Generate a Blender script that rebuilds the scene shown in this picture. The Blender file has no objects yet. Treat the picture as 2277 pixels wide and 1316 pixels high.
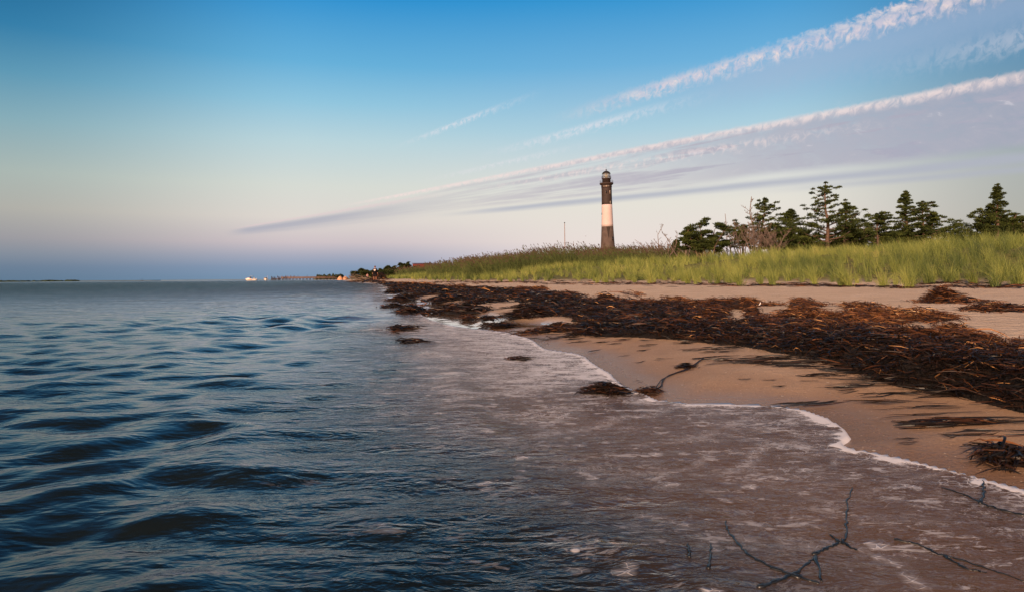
import bpy, math, random
import numpy as np
from mathutils import Vector, Matrix

S = bpy.context.scene
R = math.radians
rng = np.random.default_rng(7)
random.seed(7)

# ------------------------------------------------------------------ camera
W, H = 2277.0, 1316.0
F = 1518.0          # focal length in photograph pixels
CX, CY = 1138.5, 617.5
CAMH = 0.5
ROLL = 0.0085
cam_d = bpy.data.cameras.new('camera'); cam = bpy.data.objects.new('camera', cam_d)
S.collection.objects.link(cam); S.camera = cam
cam_d.sensor_width = 36; cam_d.lens = 36*F/W
cam_d.shift_y = -(H/2-CY)/W
cam_d.clip_start = 0.05; cam_d.clip_end = 60000
cam.location = (0, 0, CAMH)
cam.rotation_euler = (Matrix.Rotation(R(90), 3, 'X') @ Matrix.Rotation(-ROLL, 3, 'Z')).to_euler()

def ray(px, py):
    "direction (x, 1, z) through a pixel of the photograph"
    a, b = (px-CX)/F, (CY-py)/F
    c, s = math.cos(ROLL), math.sin(ROLL)
    return a*c + b*s, b*c - a*s

# ------------------------------------------------------------------ sun, exposure
SUN_EL, SUN_AZ = 17.0, 204.0   # azimuth of the sun, clockwise from the view direction (+Y)
sun_d = bpy.data.lights.new('sun', 'SUN'); sun = bpy.data.objects.new('sun', sun_d)
S.collection.objects.link(sun)
sun_d.energy = 5.0; sun_d.angle = R(1.0); sun_d.color = (1.0, 0.66, 0.43)
sd = Vector((math.sin(R(SUN_AZ))*math.cos(R(SUN_EL)), math.cos(R(SUN_AZ))*math.cos(R(SUN_EL)), math.sin(R(SUN_EL))))
sun.rotation_euler = sd.to_track_quat('Z', 'Y').to_euler()
S.view_settings.view_transform = 'Standard'; S.view_settings.look = 'None'
S.view_settings.exposure = 0.10; S.view_settings.gamma = 1
S.render.engine = 'CYCLES'
S.cycles.max_bounces = 5; S.cycles.transparent_max_bounces = 8
S.cycles.diffuse_bounces = 2; S.cycles.glossy_bounces = 3
S.cycles.sample_clamp_indirect = 4; S.cycles.use_denoising = True

def lin(c):
    return tuple(((v/255+0.055)/1.055)**2.4 if v > 10 else v/255/12.92 for v in c) + (1,)

# ------------------------------------------------------------------ node helper
class G:
    def __init__(s, nt): s.nt = nt; s.N = nt.nodes; s.L = nt.links
    def set(s, sock, v):
        if isinstance(v, bpy.types.NodeSocket): s.L.new(v, sock)
        elif v is not None:
            if isinstance(v, tuple) and len(v) == 3 and sock.type == 'RGBA': v = v+(1,)
            sock.default_value = v
    def m(s, op, a, b=None, c=None, clamp=False):
        n = s.N.new('ShaderNodeMath'); n.operation = op; n.use_clamp = clamp
        s.set(n.inputs[0], a); s.set(n.inputs[1], b); s.set(n.inputs[2], c)
        return n.outputs[0]
    def add(s, a, b): return s.m('ADD', a, b)
    def sub(s, a, b): return s.m('SUBTRACT', a, b)
    def mul(s, a, b): return s.m('MULTIPLY', a, b)
    def sm(s, v, a, b, lo=0.0, hi=1.0):
        n = s.N.new('ShaderNodeMapRange'); n.interpolation_type = 'SMOOTHSTEP'
        s.set(n.inputs[0], v); s.set(n.inputs[1], a); s.set(n.inputs[2], b); s.set(n.inputs[3], lo); s.set(n.inputs[4], hi)
        return n.outputs[0]
    def lr(s, v, a, b, lo=0.0, hi=1.0):
        n = s.N.new('ShaderNodeMapRange'); n.clamp = True
        s.set(n.inputs[0], v); s.set(n.inputs[1], a); s.set(n.inputs[2], b); s.set(n.inputs[3], lo); s.set(n.inputs[4], hi)
        return n.outputs[0]
    def mix(s, f, a, b, mode='MIX'):
        n = s.N.new('ShaderNodeMix'); n.data_type = 'RGBA'; n.blend_type = mode
        s.set(n.inputs[0], f); s.set(n.inputs[6], a); s.set(n.inputs[7], b); return n.outputs[2]
    def ramp(s, f, stops, interp='LINEAR'):
        n = s.N.new('ShaderNodeValToRGB'); cr = n.color_ramp; cr.interpolation = interp
        while len(cr.elements) > 1: cr.elements.remove(cr.elements[0])
        cr.elements[0].position = stops[0][0]; cr.elements[0].color = (stops[0][1]+(1,))[:4]
        for p, c in stops[1:]:
            e = cr.elements.new(p); e.color = (c+(1,))[:4]
        s.set(n.inputs[0], f); return n.outputs[0]
    def noise(s, vec, scale, detail=3, rough=0.5, dist=0.0):
        n = s.N.new('ShaderNodeTexNoise'); s.set(n.inputs['Vector'], vec); n.inputs['Scale'].default_value = scale
        n.inputs['Detail'].default_value = detail; n.inputs['Roughness'].default_value = rough
        n.inputs['Distortion'].default_value = dist; return n.outputs[0]
    def vor(s, vec, scale, feature='F1', out=0):
        n = s.N.new('ShaderNodeTexVoronoi'); n.feature = feature
        s.set(n.inputs['Vector'], vec); n.inputs['Scale'].default_value = scale; return n.outputs[out]
    def xyz(s, v):
        n = s.N.new('ShaderNodeSeparateXYZ'); s.set(n.inputs[0], v); return n.outputs
    def cmb(s, x, y, z=0.0):
        n = s.N.new('ShaderNodeCombineXYZ'); s.set(n.inputs[0], x); s.set(n.inputs[1], y); s.set(n.inputs[2], z); return n.outputs[0]
    def scl(s, v, sc, rot=0.0):
        n = s.N.new('ShaderNodeMapping'); s.set(n.inputs[0], v); n.inputs['Scale'].default_value = sc
        n.inputs['Rotation'].default_value = (0, 0, rot); return n.outputs[0]
    def attr(s, name, out=2):
        n = s.N.new('ShaderNodeAttribute'); n.attribute_name = name; return n.outputs[out]
    def pos(s):
        return s.N.new('ShaderNodeNewGeometry').outputs['Position']
    def obj(s):
        return s.N.new('ShaderNodeTexCoord').outputs['Object']
    def bump(s, h, strength, dist, nrm=None):
        n = s.N.new('ShaderNodeBump'); s.set(n.inputs['Height'], h); s.set(n.inputs['Strength'], strength)
        s.set(n.inputs['Distance'], dist); s.set(n.inputs['Normal'], nrm); return n.outputs[0]
    def bsdf(s, color, rough=0.6, spec=0.3, normal=None, metal=0.0, **kw):
        n = s.N.new('ShaderNodeBsdfPrincipled'); s.set(n.inputs['Base Color'], color); s.set(n.inputs['Roughness'], rough)
        s.set(n.inputs['Specular IOR Level'], spec); s.set(n.inputs['Normal'], normal); n.inputs['Metallic'].default_value = metal
        for k, v in kw.items(): s.set(n.inputs[k.replace('_', ' ')], v)
        return n.outputs[0]
    def mixs(s, f, a, b):
        n = s.N.new('ShaderNodeMixShader'); s.set(n.inputs[0], f); s.L.new(a, n.inputs[1]); s.L.new(b, n.inputs[2]); return n.outputs[0]

def mat(name, fn):
    m = bpy.data.materials.new(name); m.use_nodes = True; m.node_tree.nodes.clear()
    g = G(m.node_tree); o = g.N.new('ShaderNodeOutputMaterial'); g.L.new(fn(g), o.inputs[0]); return m

def rgb(v): return lin(v)[:3]

# ------------------------------------------------------------------ world: evening sky opposite the sun, with cloud bands
w = bpy.data.worlds.new('World'); S.world = w; w.use_nodes = True; w.node_tree.nodes.clear()
g = G(w.node_tree)
d = g.N.new('ShaderNodeTexCoord').outputs['Generated']
dx, dy, dz = g.xyz(d)
ydiv = g.m('MAXIMUM', dy, 0.02)
a = g.m('DIVIDE', dx, ydiv); b = g.m('DIVIDE', dz, ydiv)
az = g.m('ARCTAN2', dx, dy)                       # 0 ahead, positive to the right
el = g.m('ARCSINE', dz)
def skyramp(stops):                              # stops: (elevation degrees, srgb)
    return g.ramp(g.lr(el, 0.0, R(45)), [(e/45, rgb(c)) for e, c in stops])
left = skyramp([(0, (94,120,144)), (1.0, (106,126,148)), (1.9, (130,140,154)), (3.0, (154,153,158)), (5.0, (174,173,166)), (7.5, (168,181,176)), (11, (132,170,182)), (14, (92,150,178)), (17, (52,124,166)), (22, (8,90,140)), (34, (22,52,74)), (45, (26,44,60))])
mid = skyramp([(0, (118,146,174)), (1.0, (134,153,180)), (1.9, (166,169,186)), (3.0, (204,192,196)), (5.0, (220,213,206)), (7.5, (212,216,209)), (11, (184,210,217)), (14, (144,195,219)), (17, (102,174,215)), (22, (46,143,205)), (34, (38,82,112)), (45, (36,60,82))])
right = skyramp([(0, (206,194,198)), (1.5, (222,208,212)), (3, (230,218,212)), (6, (226,222,212)), (8.5, (212,216,214)), (12, (170,204,219)), (17, (108,174,216)), (22, (54,147,206)), (34, (40,84,114)), (45, (36,60,82))])
far_r = skyramp([(0, (150,146,150)), (4, (172,172,164)), (7, (168,174,172)), (12, (116,150,172)), (17, (72,134,176)), (22, (40,108,158)), (34, (18,70,116)), (45, (12,50,90))])
sky = g.mix(g.sm(az, R(-38), R(-16)), left, mid)
sky = g.mix(g.sm(az, R(-14), R(8)), sky, right)
sky = g.mix(g.sm(az, R(20), R(40)), sky, far_r)
# tangent plane coordinates about the point where the cloud bands converge
VX, VY = ray(306, 545)
u = g.sub(a, VX); v = g.sub(b, VY)
rr = g.m('SQRT', g.add(g.mul(u, u), g.mul(v, v)))
th = g.m('ARCTAN2', v, u)                         # radians
lr_ = g.m('LOGARITHM', g.m('MAXIMUM', rr, 0.01), math.e)
def rp(p): return p/F
cvec = g.cmb(g.mul(rr, 9.0), g.mul(g.mul(th, rr), 22.0))
n_big = g.noise(g.cmb(g.mul(rr, 3.0), g.mul(th, 14.0)), 1.0, 4, .55)
n_puff = g.noise(g.cmb(g.mul(rr, 42.0), g.mul(g.mul(th, rr), 60.0)), 1.0, 5, .6, .3)
n_fine = g.noise(cvec, 2.2, 6, .65, .4)
n_st = g.noise(g.cmb(g.mul(rr, 5.0), g.mul(th, 60.0)), 1.0, 5, .6, .2)
n_cr = g.noise(g.cmb(g.sub(g.mul(lr_, 84.0), g.mul(th, 30.)), g.mul(th, 74.0)), 1.0, 4, .62, .6)   # slanted billows
PINK = rgb((240,220,216)); LIL = rgb((174,178,192)); LIL2 = rgb((190,184,192)); WHT = rgb((232,226,232))
def band(c0, hw_up, hw_dn, r0, r1, wob=0.01, nn=None):
    "soft band around angle c0, sharp on top and soft below, from radius r0 to r1 (photo px)"
    t = g.sub(th, c0)
    t = g.add(t, g.mul(g.sub(nn if nn is not None else n_cr, .5), wob))
    t = g.add(t, g.mul(g.sub(n_big, .5), wob*.6))
    up = g.sm(t, hw_up, 0.0); dn = g.sm(t, -hw_dn, 0.0)
    along = g.mul(g.sm(rr, rp(r0), rp(r0*1.35)), g.sm(rr, rp(r1*1.2), rp(r1*.85)))
    return g.mul(g.mul(up, dn), along)
def D(x): return math.radians(x)
# broad lilac sheet between the lower edge (5.2 deg) and the crest (10.4 deg)
t2 = g.add(th, g.mul(g.sub(n_big, .5), .018))
crest = g.add(t2, g.mul(g.sub(n_cr, .5), .016))
sheet = g.mul(g.sm(crest, D(10.7), D(10.0)), g.sm(t2, D(5.4), D(6.3)))
sheet = g.mul(sheet, g.sm(rr, rp(420), rp(1300), .4, 1.0))
brk = g.sm(n_st, .36, .62)
sheet = g.mul(sheet, g.m('MAXIMUM', brk, g.sm(rr, rp(900), rp(1500), 0, .82)))
sheet = g.mul(g.mul(sheet, g.sm(n_fine, .25, .55, .72, 1)), g.sm(rr, rp(300), rp(900)))
sheetcol = g.mix(g.sm(n_fine, .35, .75, 0, .35), g.mix(g.sm(rr, rp(600), rp(1900)), LIL2, rgb((166,168,186))), LIL2)
sky = g.mix(sheet, sky, sheetcol)
# grey strip under the sheet and the thin bright gap above it
strip = band(D(5.1), .010, .012, 640, 2600, .006, n_st)
sky = g.mix(g.mul(strip, .8), sky, LIL)
strip2 = band(D(4.4), .006, .008, 1300, 2600, .004, n_st)
sky = g.mix(g.mul(strip2, .6), sky, LIL)
# crest of the sheet, pink billows
c2 = band(D(10.35), .007, .012, 440, 2600, .010)
sky = g.mix(g.mul(c2, g.sm(n_cr, .32, .62, .25, .8)), sky, PINK)
c2b = band(D(9.0), .010, .016, 700, 1500, .02)
sky = g.mix(g.mul(c2b, g.sm(n_cr, .42, .7, 0, .6)), sky, PINK)
# small flecks in the sheet
fl = g.mul(g.sm(n_fine, .60, .72), g.mul(g.sm(th, D(5.6), D(7.5)), g.sm(th, D(12), D(8.5))))
sky = g.mix(g.mul(g.mul(fl, g.sm(rr, rp(1000), rp(1400))), .35), sky, WHT)
# low streak on the left
c3 = band(D(7.3), .040, .060, 190, 640, .03, n_st)
sky = g.mix(g.mul(c3, g.sm(rr, rp(650), rp(400), .35, .8)), sky, rgb((168,170,184)))
c3p = band(D(9.0), .012, .012, 200, 640, .02)
sky = g.mix(g.mul(c3p, .45), sky, rgb((226,202,204)))
# upper puffy band
c1s = band(D(14.8), .030, .060, 1120, 3200, .02)
sky = g.mix(g.mul(c1s, .55), sky, rgb((168,182,206)))
c1 = band(D(16.4), .016, .026, 930, 3200, .030)
sky = g.mix(g.mul(c1, g.sm(n_cr, .28, .66, .12, .88)), sky, g.mix(g.sm(n_puff, .4, .65), rgb((212,202,214)), PINK))
c1h = band(D(17.0), .008, .010, 1350, 3200, .020)
sky = g.mix(g.mul(c1h, g.sm(n_puff, .40, .6, 0, .7)), sky, rgb((250,228,222)))
# wisps
for c0, up, dn, r0, r1, st in ((20.4, .010, .016, 590, 820, .75), (14.2, .012, .018, 760, 1150, .6), (12.3, .008, .014, 620, 900, .45), (12.8, .02, .03, 1600, 2400, .35)):
    ww = band(D(c0), up, dn, r0, r1, .022)
    sky = g.mix(g.mul(g.mul(ww, g.sm(n_cr, .35, .62, .1, 1)), st), sky, WHT)
# the sunset side behind the camera: bright and warm low down, pale blue above
tosun = g.m('COSINE', g.sub(az, R(SUN_AZ)))
back = g.ramp(g.lr(el, 0.0, R(60)), [(0, (2.3, 1.0, .45)), (.12, (2.4, 1.3, .75)), (.35, (1.3, 1.05, .90)), (.7, (.38, .48, .62)), (1, (.22, .34, .52))])
backf = g.sm(tosun, -.25, .85)
sky = g.mix(backf, sky, back)
nish = g.N.new('ShaderNodeTexSky'); nish.sky_type = 'NISHITA'; nish.sun_disc = False
nish.sun_elevation = R(SUN_EL); nish.sun_rotation = R(SUN_AZ); nish.air_density = 1.0; nish.dust_density = 1.0; nish.ozone_density = 2.0
bg1 = g.N.new('ShaderNodeBackground'); g.L.new(sky, bg1.inputs[0]); bg1.inputs[1].default_value = 0.96
bg2 = g.N.new('ShaderNodeBackground'); g.L.new(nish.outputs[0], bg2.inputs[0]); bg2.inputs[1].default_value = 0.05
# the physical sky gives the zenith; low over the bay the evening colours above
zf = g.sm(el, R(40), R(60))
gr = g.m('MULTIPLY', zf, .9)
ms = g.N.new('ShaderNodeMixShader'); g.L.new(gr, ms.inputs[0]); g.L.new(bg1.outputs[0], ms.inputs[1]); g.L.new(bg2.outputs[0], ms.inputs[2])
out = g.N.new('ShaderNodeOutputWorld'); g.L.new(ms.outputs[0], out.inputs[0])

# ------------------------------------------------------------------ mesh helpers
def link(o, parent=None):
    S.collection.objects.link(o)
    if parent is not None: o.parent = parent
    return o
def mesh_np(name, V, Q=None, T=None, attrs=None, smooth=True):
    me = bpy.data.meshes.new(name)
    V = np.asarray(V, dtype=np.float32).reshape(-1, 3)
    loops = []; starts = []; tot = 0
    if Q is not None and len(Q):
        Q = np.asarray(Q, dtype=np.int32).reshape(-1, 4); loops.append(Q.ravel()); starts.append(np.arange(len(Q))*4); tot = len(Q)*4
    if T is not None and len(T):
        T = np.asarray(T, dtype=np.int32).reshape(-1, 3); loops.append(T.ravel()); starts.append(np.arange(len(T))*3+tot)
    loops = np.concatenate(loops); starts = np.concatenate(starts)
    me.vertices.add(len(V)); me.vertices.foreach_set('co', V.ravel())
    me.loops.add(len(loops)); me.loops.foreach_set('vertex_index', loops.astype(np.int32))
    me.polygons.add(len(starts)); me.polygons.foreach_set('loop_start', starts.astype(np.int32))
    if smooth: me.polygons.foreach_set('use_smooth', np.ones(len(starts), dtype=bool))
    for k, arr in (attrs or {}).items():
        at = me.attributes.new(k, 'FLOAT', 'POINT'); at.data.foreach_set('value', np.asarray(arr, dtype=np.float32).ravel())
    me.update(calc_edges=True)
    return me
def obj_np(name, m, V, Q=None, T=None, attrs=None, parent=None, smooth=True, loc=None):
    me = mesh_np(name, V, Q, T, attrs, smooth); me.materials.append(m)
    o = bpy.data.objects.new(name, me); link(o, parent)
    if loc is not None: o.location = loc
    return o
def tag(o, label=None, cat=None, group=None, kind=None):
    if label: o['label'] = label
    if cat: o['category'] = cat
    if group: o['group'] = group
    if kind: o['kind'] = kind
    return o
def empty(name, loc, label=None, cat=None, group=None, rz=0.0):
    o = bpy.data.objects.new(name, None); link(o); o.location = loc; o.rotation_euler = (0, 0, rz); o.empty_display_size = .2
    return tag(o, label, cat, group)
def copy_tree(o, parent=None):
    c = o.copy(); S.collection.objects.link(c); c.parent = parent
    for ch in list(o.children): copy_tree(ch, c)
    return c
class MB:
    "collects simple shapes into one mesh"
    def __init__(s): s.V = []; s.Q = []; s.T = []; s.n = 0; s.A = []
    def _add(s, V, Q=(), T=(), a=0.0):
        V = np.asarray(V, float).reshape(-1, 3); s.V.append(V)
        if len(Q): s.Q.append(np.asarray(Q, int).reshape(-1, 4)+s.n)
        if len(T): s.T.append(np.asarray(T, int).reshape(-1, 3)+s.n)
        s.A.append(np.full(len(V), a)); s.n += len(V); return s
    def box(s, c, size, rz=0.0, taper=1.0):
        x, y, z = np.array(size)/2.0; P = []
        for sz, k in ((-1, 1.0), (1, taper)):
            for sx, sy in ((-1, -1), (1, -1), (1, 1), (-1, 1)): P.append((sx*x*k, sy*y*k, sz*z))
        P = np.array(P); ca, sa = math.cos(rz), math.sin(rz)
        P = np.stack([P[:, 0]*ca-P[:, 1]*sa, P[:, 0]*sa+P[:, 1]*ca, P[:, 2]], 1)+np.array(c)
        return s._add(P, [(0,3,2,1), (4,5,6,7), (0,1,5,4), (1,2,6,5), (2,3,7,6), (3,0,4,7)])
    def lathe(s, prof, n=24, c=(0, 0, 0), cap=True):
        prof = list(prof); a = np.linspace(0, 2*math.pi, n, endpoint=False); P = []
        for r, z in prof: P.append(np.stack([np.cos(a)*r, np.sin(a)*r, np.full(n, z)], 1))
        V = np.concatenate(P)+np.array(c); Q = []
        for i in range(len(prof)-1):
            for j in range(n): k = (j+1) % n; Q.append((i*n+j, i*n+k, (i+1)*n+k, (i+1)*n+j))
        T = []
        m = len(V)
        V = np.concatenate([V, np.array([[0, 0, prof[0][1]], [0, 0, prof[-1][1]]])+np.array(c)])
        if cap:
            for j in range(n):
                k = (j+1) % n; T.append((m, k, j)); T.append((m+1, (len(prof)-1)*n+j, (len(prof)-1)*n+k))
        return s._add(V, Q, T)
    def tube(s, pts, rad, n=6, a=0.0):
        pts = np.array(pts, float); m = len(pts)
        rad = np.broadcast_to(np.array(rad, float), (m,))
        tan = np.gradient(pts, axis=0); tan /= np.linalg.norm(tan, axis=1)[:, None]+1e-9
        ref = np.array([0, 0, 1.0]) if abs(tan[:, 2]).mean() < .8 else np.array([0, 1.0, 0])
        s1 = np.cross(tan, ref); s1 /= np.linalg.norm(s1, axis=1)[:, None]+1e-9; s2 = np.cross(tan, s1)
        an = np.linspace(0, 2*math.pi, n, endpoint=False)
        V = (pts[:, None, :] + rad[:, None, None]*(np.cos(an)[None, :, None]*s1[:, None, :]+np.sin(an)[None, :, None]*s2[:, None, :])).reshape(-1, 3)
        i, j = np.meshgrid(np.arange(m-1), np.arange(n), indexing='ij'); k = (j+1) % n
        Q = np.stack([i*n+j, i*n+k, (i+1)*n+k, (i+1)*n+j], -1).reshape(-1, 4)
        V = np.concatenate([V, pts[:1], pts[-1:]]); e = m*n
        jj = np.arange(n); kk = (jj+1) % n
        T = np.concatenate([np.stack([np.full(n, e), kk, jj], 1), np.stack([np.full(n, e+1), (m-1)*n+jj, (m-1)*n+kk], 1)])
        return s._add(V, Q, T, a)
    def ribbons(s, P, Wd, side, a=0.0):
        V, Q = ribbons(P, Wd, side); s.V.append(V); s.Q.append(Q+s.n)
        s.A.append(np.repeat(np.broadcast_to(np.asarray(a, float), (P.shape[0],)), P.shape[1]*2)); s.n += len(V); return s
    def build(s, name, m, parent=None, smooth=False, loc=None):
        return obj_np(name, m, np.concatenate(s.V), np.concatenate(s.Q) if s.Q else None, np.concatenate(s.T) if s.T else None,
                      {'rnd': np.concatenate(s.A)}, parent, smooth, loc)
def ribbons(P, Wd, side):
    "P (N,S,3) centre lines, Wd (N,S) widths, side (N,3) or (N,S,3)"
    N, Sg = P.shape[:2]
    if side.ndim == 2: side = side[:, None, :]
    h = side*Wd[..., None]*.5
    V = np.stack([P-h, P+h], 2).reshape(-1, 3)
    base = (np.arange(N)*Sg*2)[:, None]; k = (np.arange(Sg-1)*2)[None, :]
    b0 = base+k
    Q = np.stack([b0, b0+1, b0+3, b0+2], -1).reshape(-1, 4)
    return V, Q
def nrm(v): return v/(np.linalg.norm(v, axis=-1, keepdims=True)+1e-9)

# value noise on numpy arrays
_perm = rng.random((256, 256))
def vnoise(x, y):
    xi = np.floor(x).astype(int); yi = np.floor(y).astype(int); fx = x-xi; fy = y-yi
    fx = fx*fx*(3-2*fx); fy = fy*fy*(3-2*fy); p = _perm
    A = p[xi & 255, yi & 255]; B_ = p[(xi+1) & 255, yi & 255]; C_ = p[xi & 255, (yi+1) & 255]; D_ = p[(xi+1) & 255, (yi+1) & 255]
    return (A*(1-fx)+B_*fx)*(1-fy)+(C_*(1-fx)+D_*fx)*fy
def fbm(x, y, o=4):
    s = 0; am = .5
    for i in range(o): s = s+am*vnoise(x+17.3*i, y-9.1*i); x = x*2.03; y = y*2.03; am *= .5
    return s/(1-.5**o)
def smooth(x, a_, b_):
    t = np.clip((x-a_)/(b_-a_), 0, 1); return t*t*(3-2*t)

# ------------------------------------------------------------------ the lie of the land
SH = np.array([  # (Y, X) of the water's edge
 (-3, 1.7), (0, 1.55), (.9, 1.40), (1.3, 1.25), (1.55, 1.17), (1.72, 1.10), (1.86, 1.03), (1.94, .965), (1.99, .955), (2.07, 1.02), (2.2, 1.062), (2.35, 1.078), (2.5, 1.07), (2.59, 1.01), (2.64, .87), (2.655, .75),
 (2.67, .64), (2.74, .585), (2.85, .55), (3.1, .50), (3.3, .495), (3.5, .50), (3.72, .475), (4.0, .455), (4.24, .45), (4.45, .40), (4.6, .30), (4.74, .22), (5.0, .19), (5.3, .17), (5.62, .12), (5.9, .03),
 (6.2, -.05), (6.45, -.20), (6.7, -.40), (7.16, -.65), (8.2, -.98), (9.4, -1.28), (10.5, -1.52), (11.6, -1.8), (14, -2.35), (16.9, -2.9), (20, -3.5), (25, -4.6), (38, -7.1), (58, -11), (70, -13.9), (84, -18.0), (92, -20.2), (100, -22.5), (112, -25.5), (125, -29.5), (300, -74), (450, -116), (800, -235), (1200, -352), (20000, -5900)])
GD = np.array([(-3, 17), (0, 16), (10, 13), (15, 11.0), (20.7, 8.8), (27.4, 6.5), (36, 3.9), (48, -.3), (75, -9.5), (88, -13.5), (100, -19.0), (130, -28.5), (300, -66), (450, -102), (800, -205), (1200, -300), (20000, -5000)])
def shoreX(Y):
    x = np.interp(Y, SH[:, 0], SH[:, 1])
    sc = np.clip(Y/8, .25, 3)
    return x + (vnoise(Y*40/np.clip(Y/3, 1, 6), Y*0+7.3)-.5)*.028*sc + (vnoise(Y*14/np.clip(Y/3, 1, 6), Y*0+3.3)-.5)*.05*sc + np.clip(np.abs(Y)-7, 0, 6)/6*(vnoise(Y*1.1, Y*0+8)-.5)*.5*np.clip(Y/15, .3, 3)
_sy = np.concatenate([np.arange(-3, 12, .02), 12*1.006**np.arange(0, 700)]); _sx = shoreX(_sy)
def shore_dist(X, Y):
    "signed distance inland (+) from the water's edge"
    X = np.asarray(X, float); Y = np.asarray(Y, float)
    xs = np.interp(Y, _sy, _sx); e = .3+.01*np.abs(Y)
    sl = (np.interp(Y+e, _sy, _sx)-np.interp(Y-e, _sy, _sx))/(2*e)
    dd = (X-xs)/np.sqrt(1+np.clip(sl, -1.2, 1.2)**2)
    near = (np.abs(dd) < 2.5) & (Y < 10) & (Y > -3)
    if near.any():
        px, py = X[near], Y[near]; sel = _sy < 11
        A = np.stack([_sx[sel], _sy[sel]], 1); best = np.full(px.shape, 9.0)
        for c0 in range(0, len(px), 20000):
            q = np.stack([px[c0:c0+20000], py[c0:c0+20000]], 1); bb = np.full(len(q), 9.0)
            for i in range(0, len(A)-1, 2):
                p0 = A[i]; p1 = A[min(i+2, len(A)-1)]; dv = p1-p0; L2 = dv@dv+1e-12
                t = np.clip(((q-p0)@dv)/L2, 0, 1); r = q-p0-t[:, None]*dv
                bb = np.minimum(bb, (r*r).sum(1))
            best[c0:c0+20000] = np.sqrt(bb)
        sg = np.sign(dd[near]); wt = smooth(np.abs(dd[near]), 1.5, 2.5)*1.0
        wt = np.maximum(wt, smooth(py, 8.5, 10))
        out_ = sg*best*(1-wt)+dd[near]*wt
        dd = dd.copy(); dd[near] = out_
    return dd
def dune_dist(X, Y):
    xd = np.interp(Y, GD[:, 0], GD[:, 1]); return (X-xd)*.93
def land_z(X, Y, sdist=None):
    X = np.asarray(X, float); Y = np.asarray(Y, float)
    sdist = shore_dist(X, Y) if sdist is None else sdist
    dd = dune_dist(X, Y)
    up = .085*(1-np.exp(-np.clip(sdist, 0, None)/.8))+.115*smooth(sdist/(sdist-np.minimum(dd, -.01)+1e-3), 0.0, 1.0)
    z = np.where(sdist > 0, up, -.085*np.abs(sdist)**1.15)
    z = np.maximum(z, -4)
    n1 = fbm(X*.35+5, Y*.35, 3)-.5; n2 = fbm(X*.09, Y*.09+3, 2)-.5
    hgt = 1.45-.6*smooth(Y, 80, 160)
    z = z + np.where(dd > -1, hgt*smooth(dd, -.5, 13)+.35*smooth(dd, 0, 8)*n1+.8*smooth(dd, 2, 25)*n2, 0)
    z = z + .36*smooth(sdist, .1, 1.6)*np.exp(-((X+19)/7)**2-((Y-90)/9)**2)
    z = z + smooth(sdist, .3, 2.5)*.03*n1 + smooth(sdist, 1.5, 5)*.02*(fbm(X*2.5, Y*2.5, 2)-.5)
    return z
def hit(px, py, lift=0.0, ymax=400):
    "first point of the land along the ray through a pixel"
    ax, bz = ray(px, py)
    Y = np.concatenate([np.arange(.8, 12, .02), 12*1.004**np.arange(900)]); Y = Y[Y < ymax]
    X = ax*Y; Z = CAMH+bz*Y; zz = np.maximum(land_z(X, Y), 0.0)+lift
    k = np.where(Z <= zz)[0]
    i = k[0] if len(k) else len(Y)-1
    return X[i], Y[i], zz[i]-lift
def at(px, py, Y):
    ax, bz = ray(px, py); return Vector((ax*Y, Y, CAMH+bz*Y))

# ------------------------------------------------------------------ grids
def rows():
    y = [-2.0]
    while y[-1] < 15000:
        Y = max(y[-1], 0); y.append(y[-1] + (.05 if y[-1] < .7 else .0085+.0075*Y**1.12))
    return np.array(y)
def grid(ys, t, off=2.5):
    T_, Y_ = np.meshgrid(t, ys); return T_*(Y_+off), Y_
def grid_faces(nr, nc):
    i, j = np.meshgrid(np.arange(nr-1), np.arange(nc-1), indexing='ij'); b0 = i*nc+j
    return np.stack([b0, b0+1, b0+nc+1, b0+nc], -1)

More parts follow.
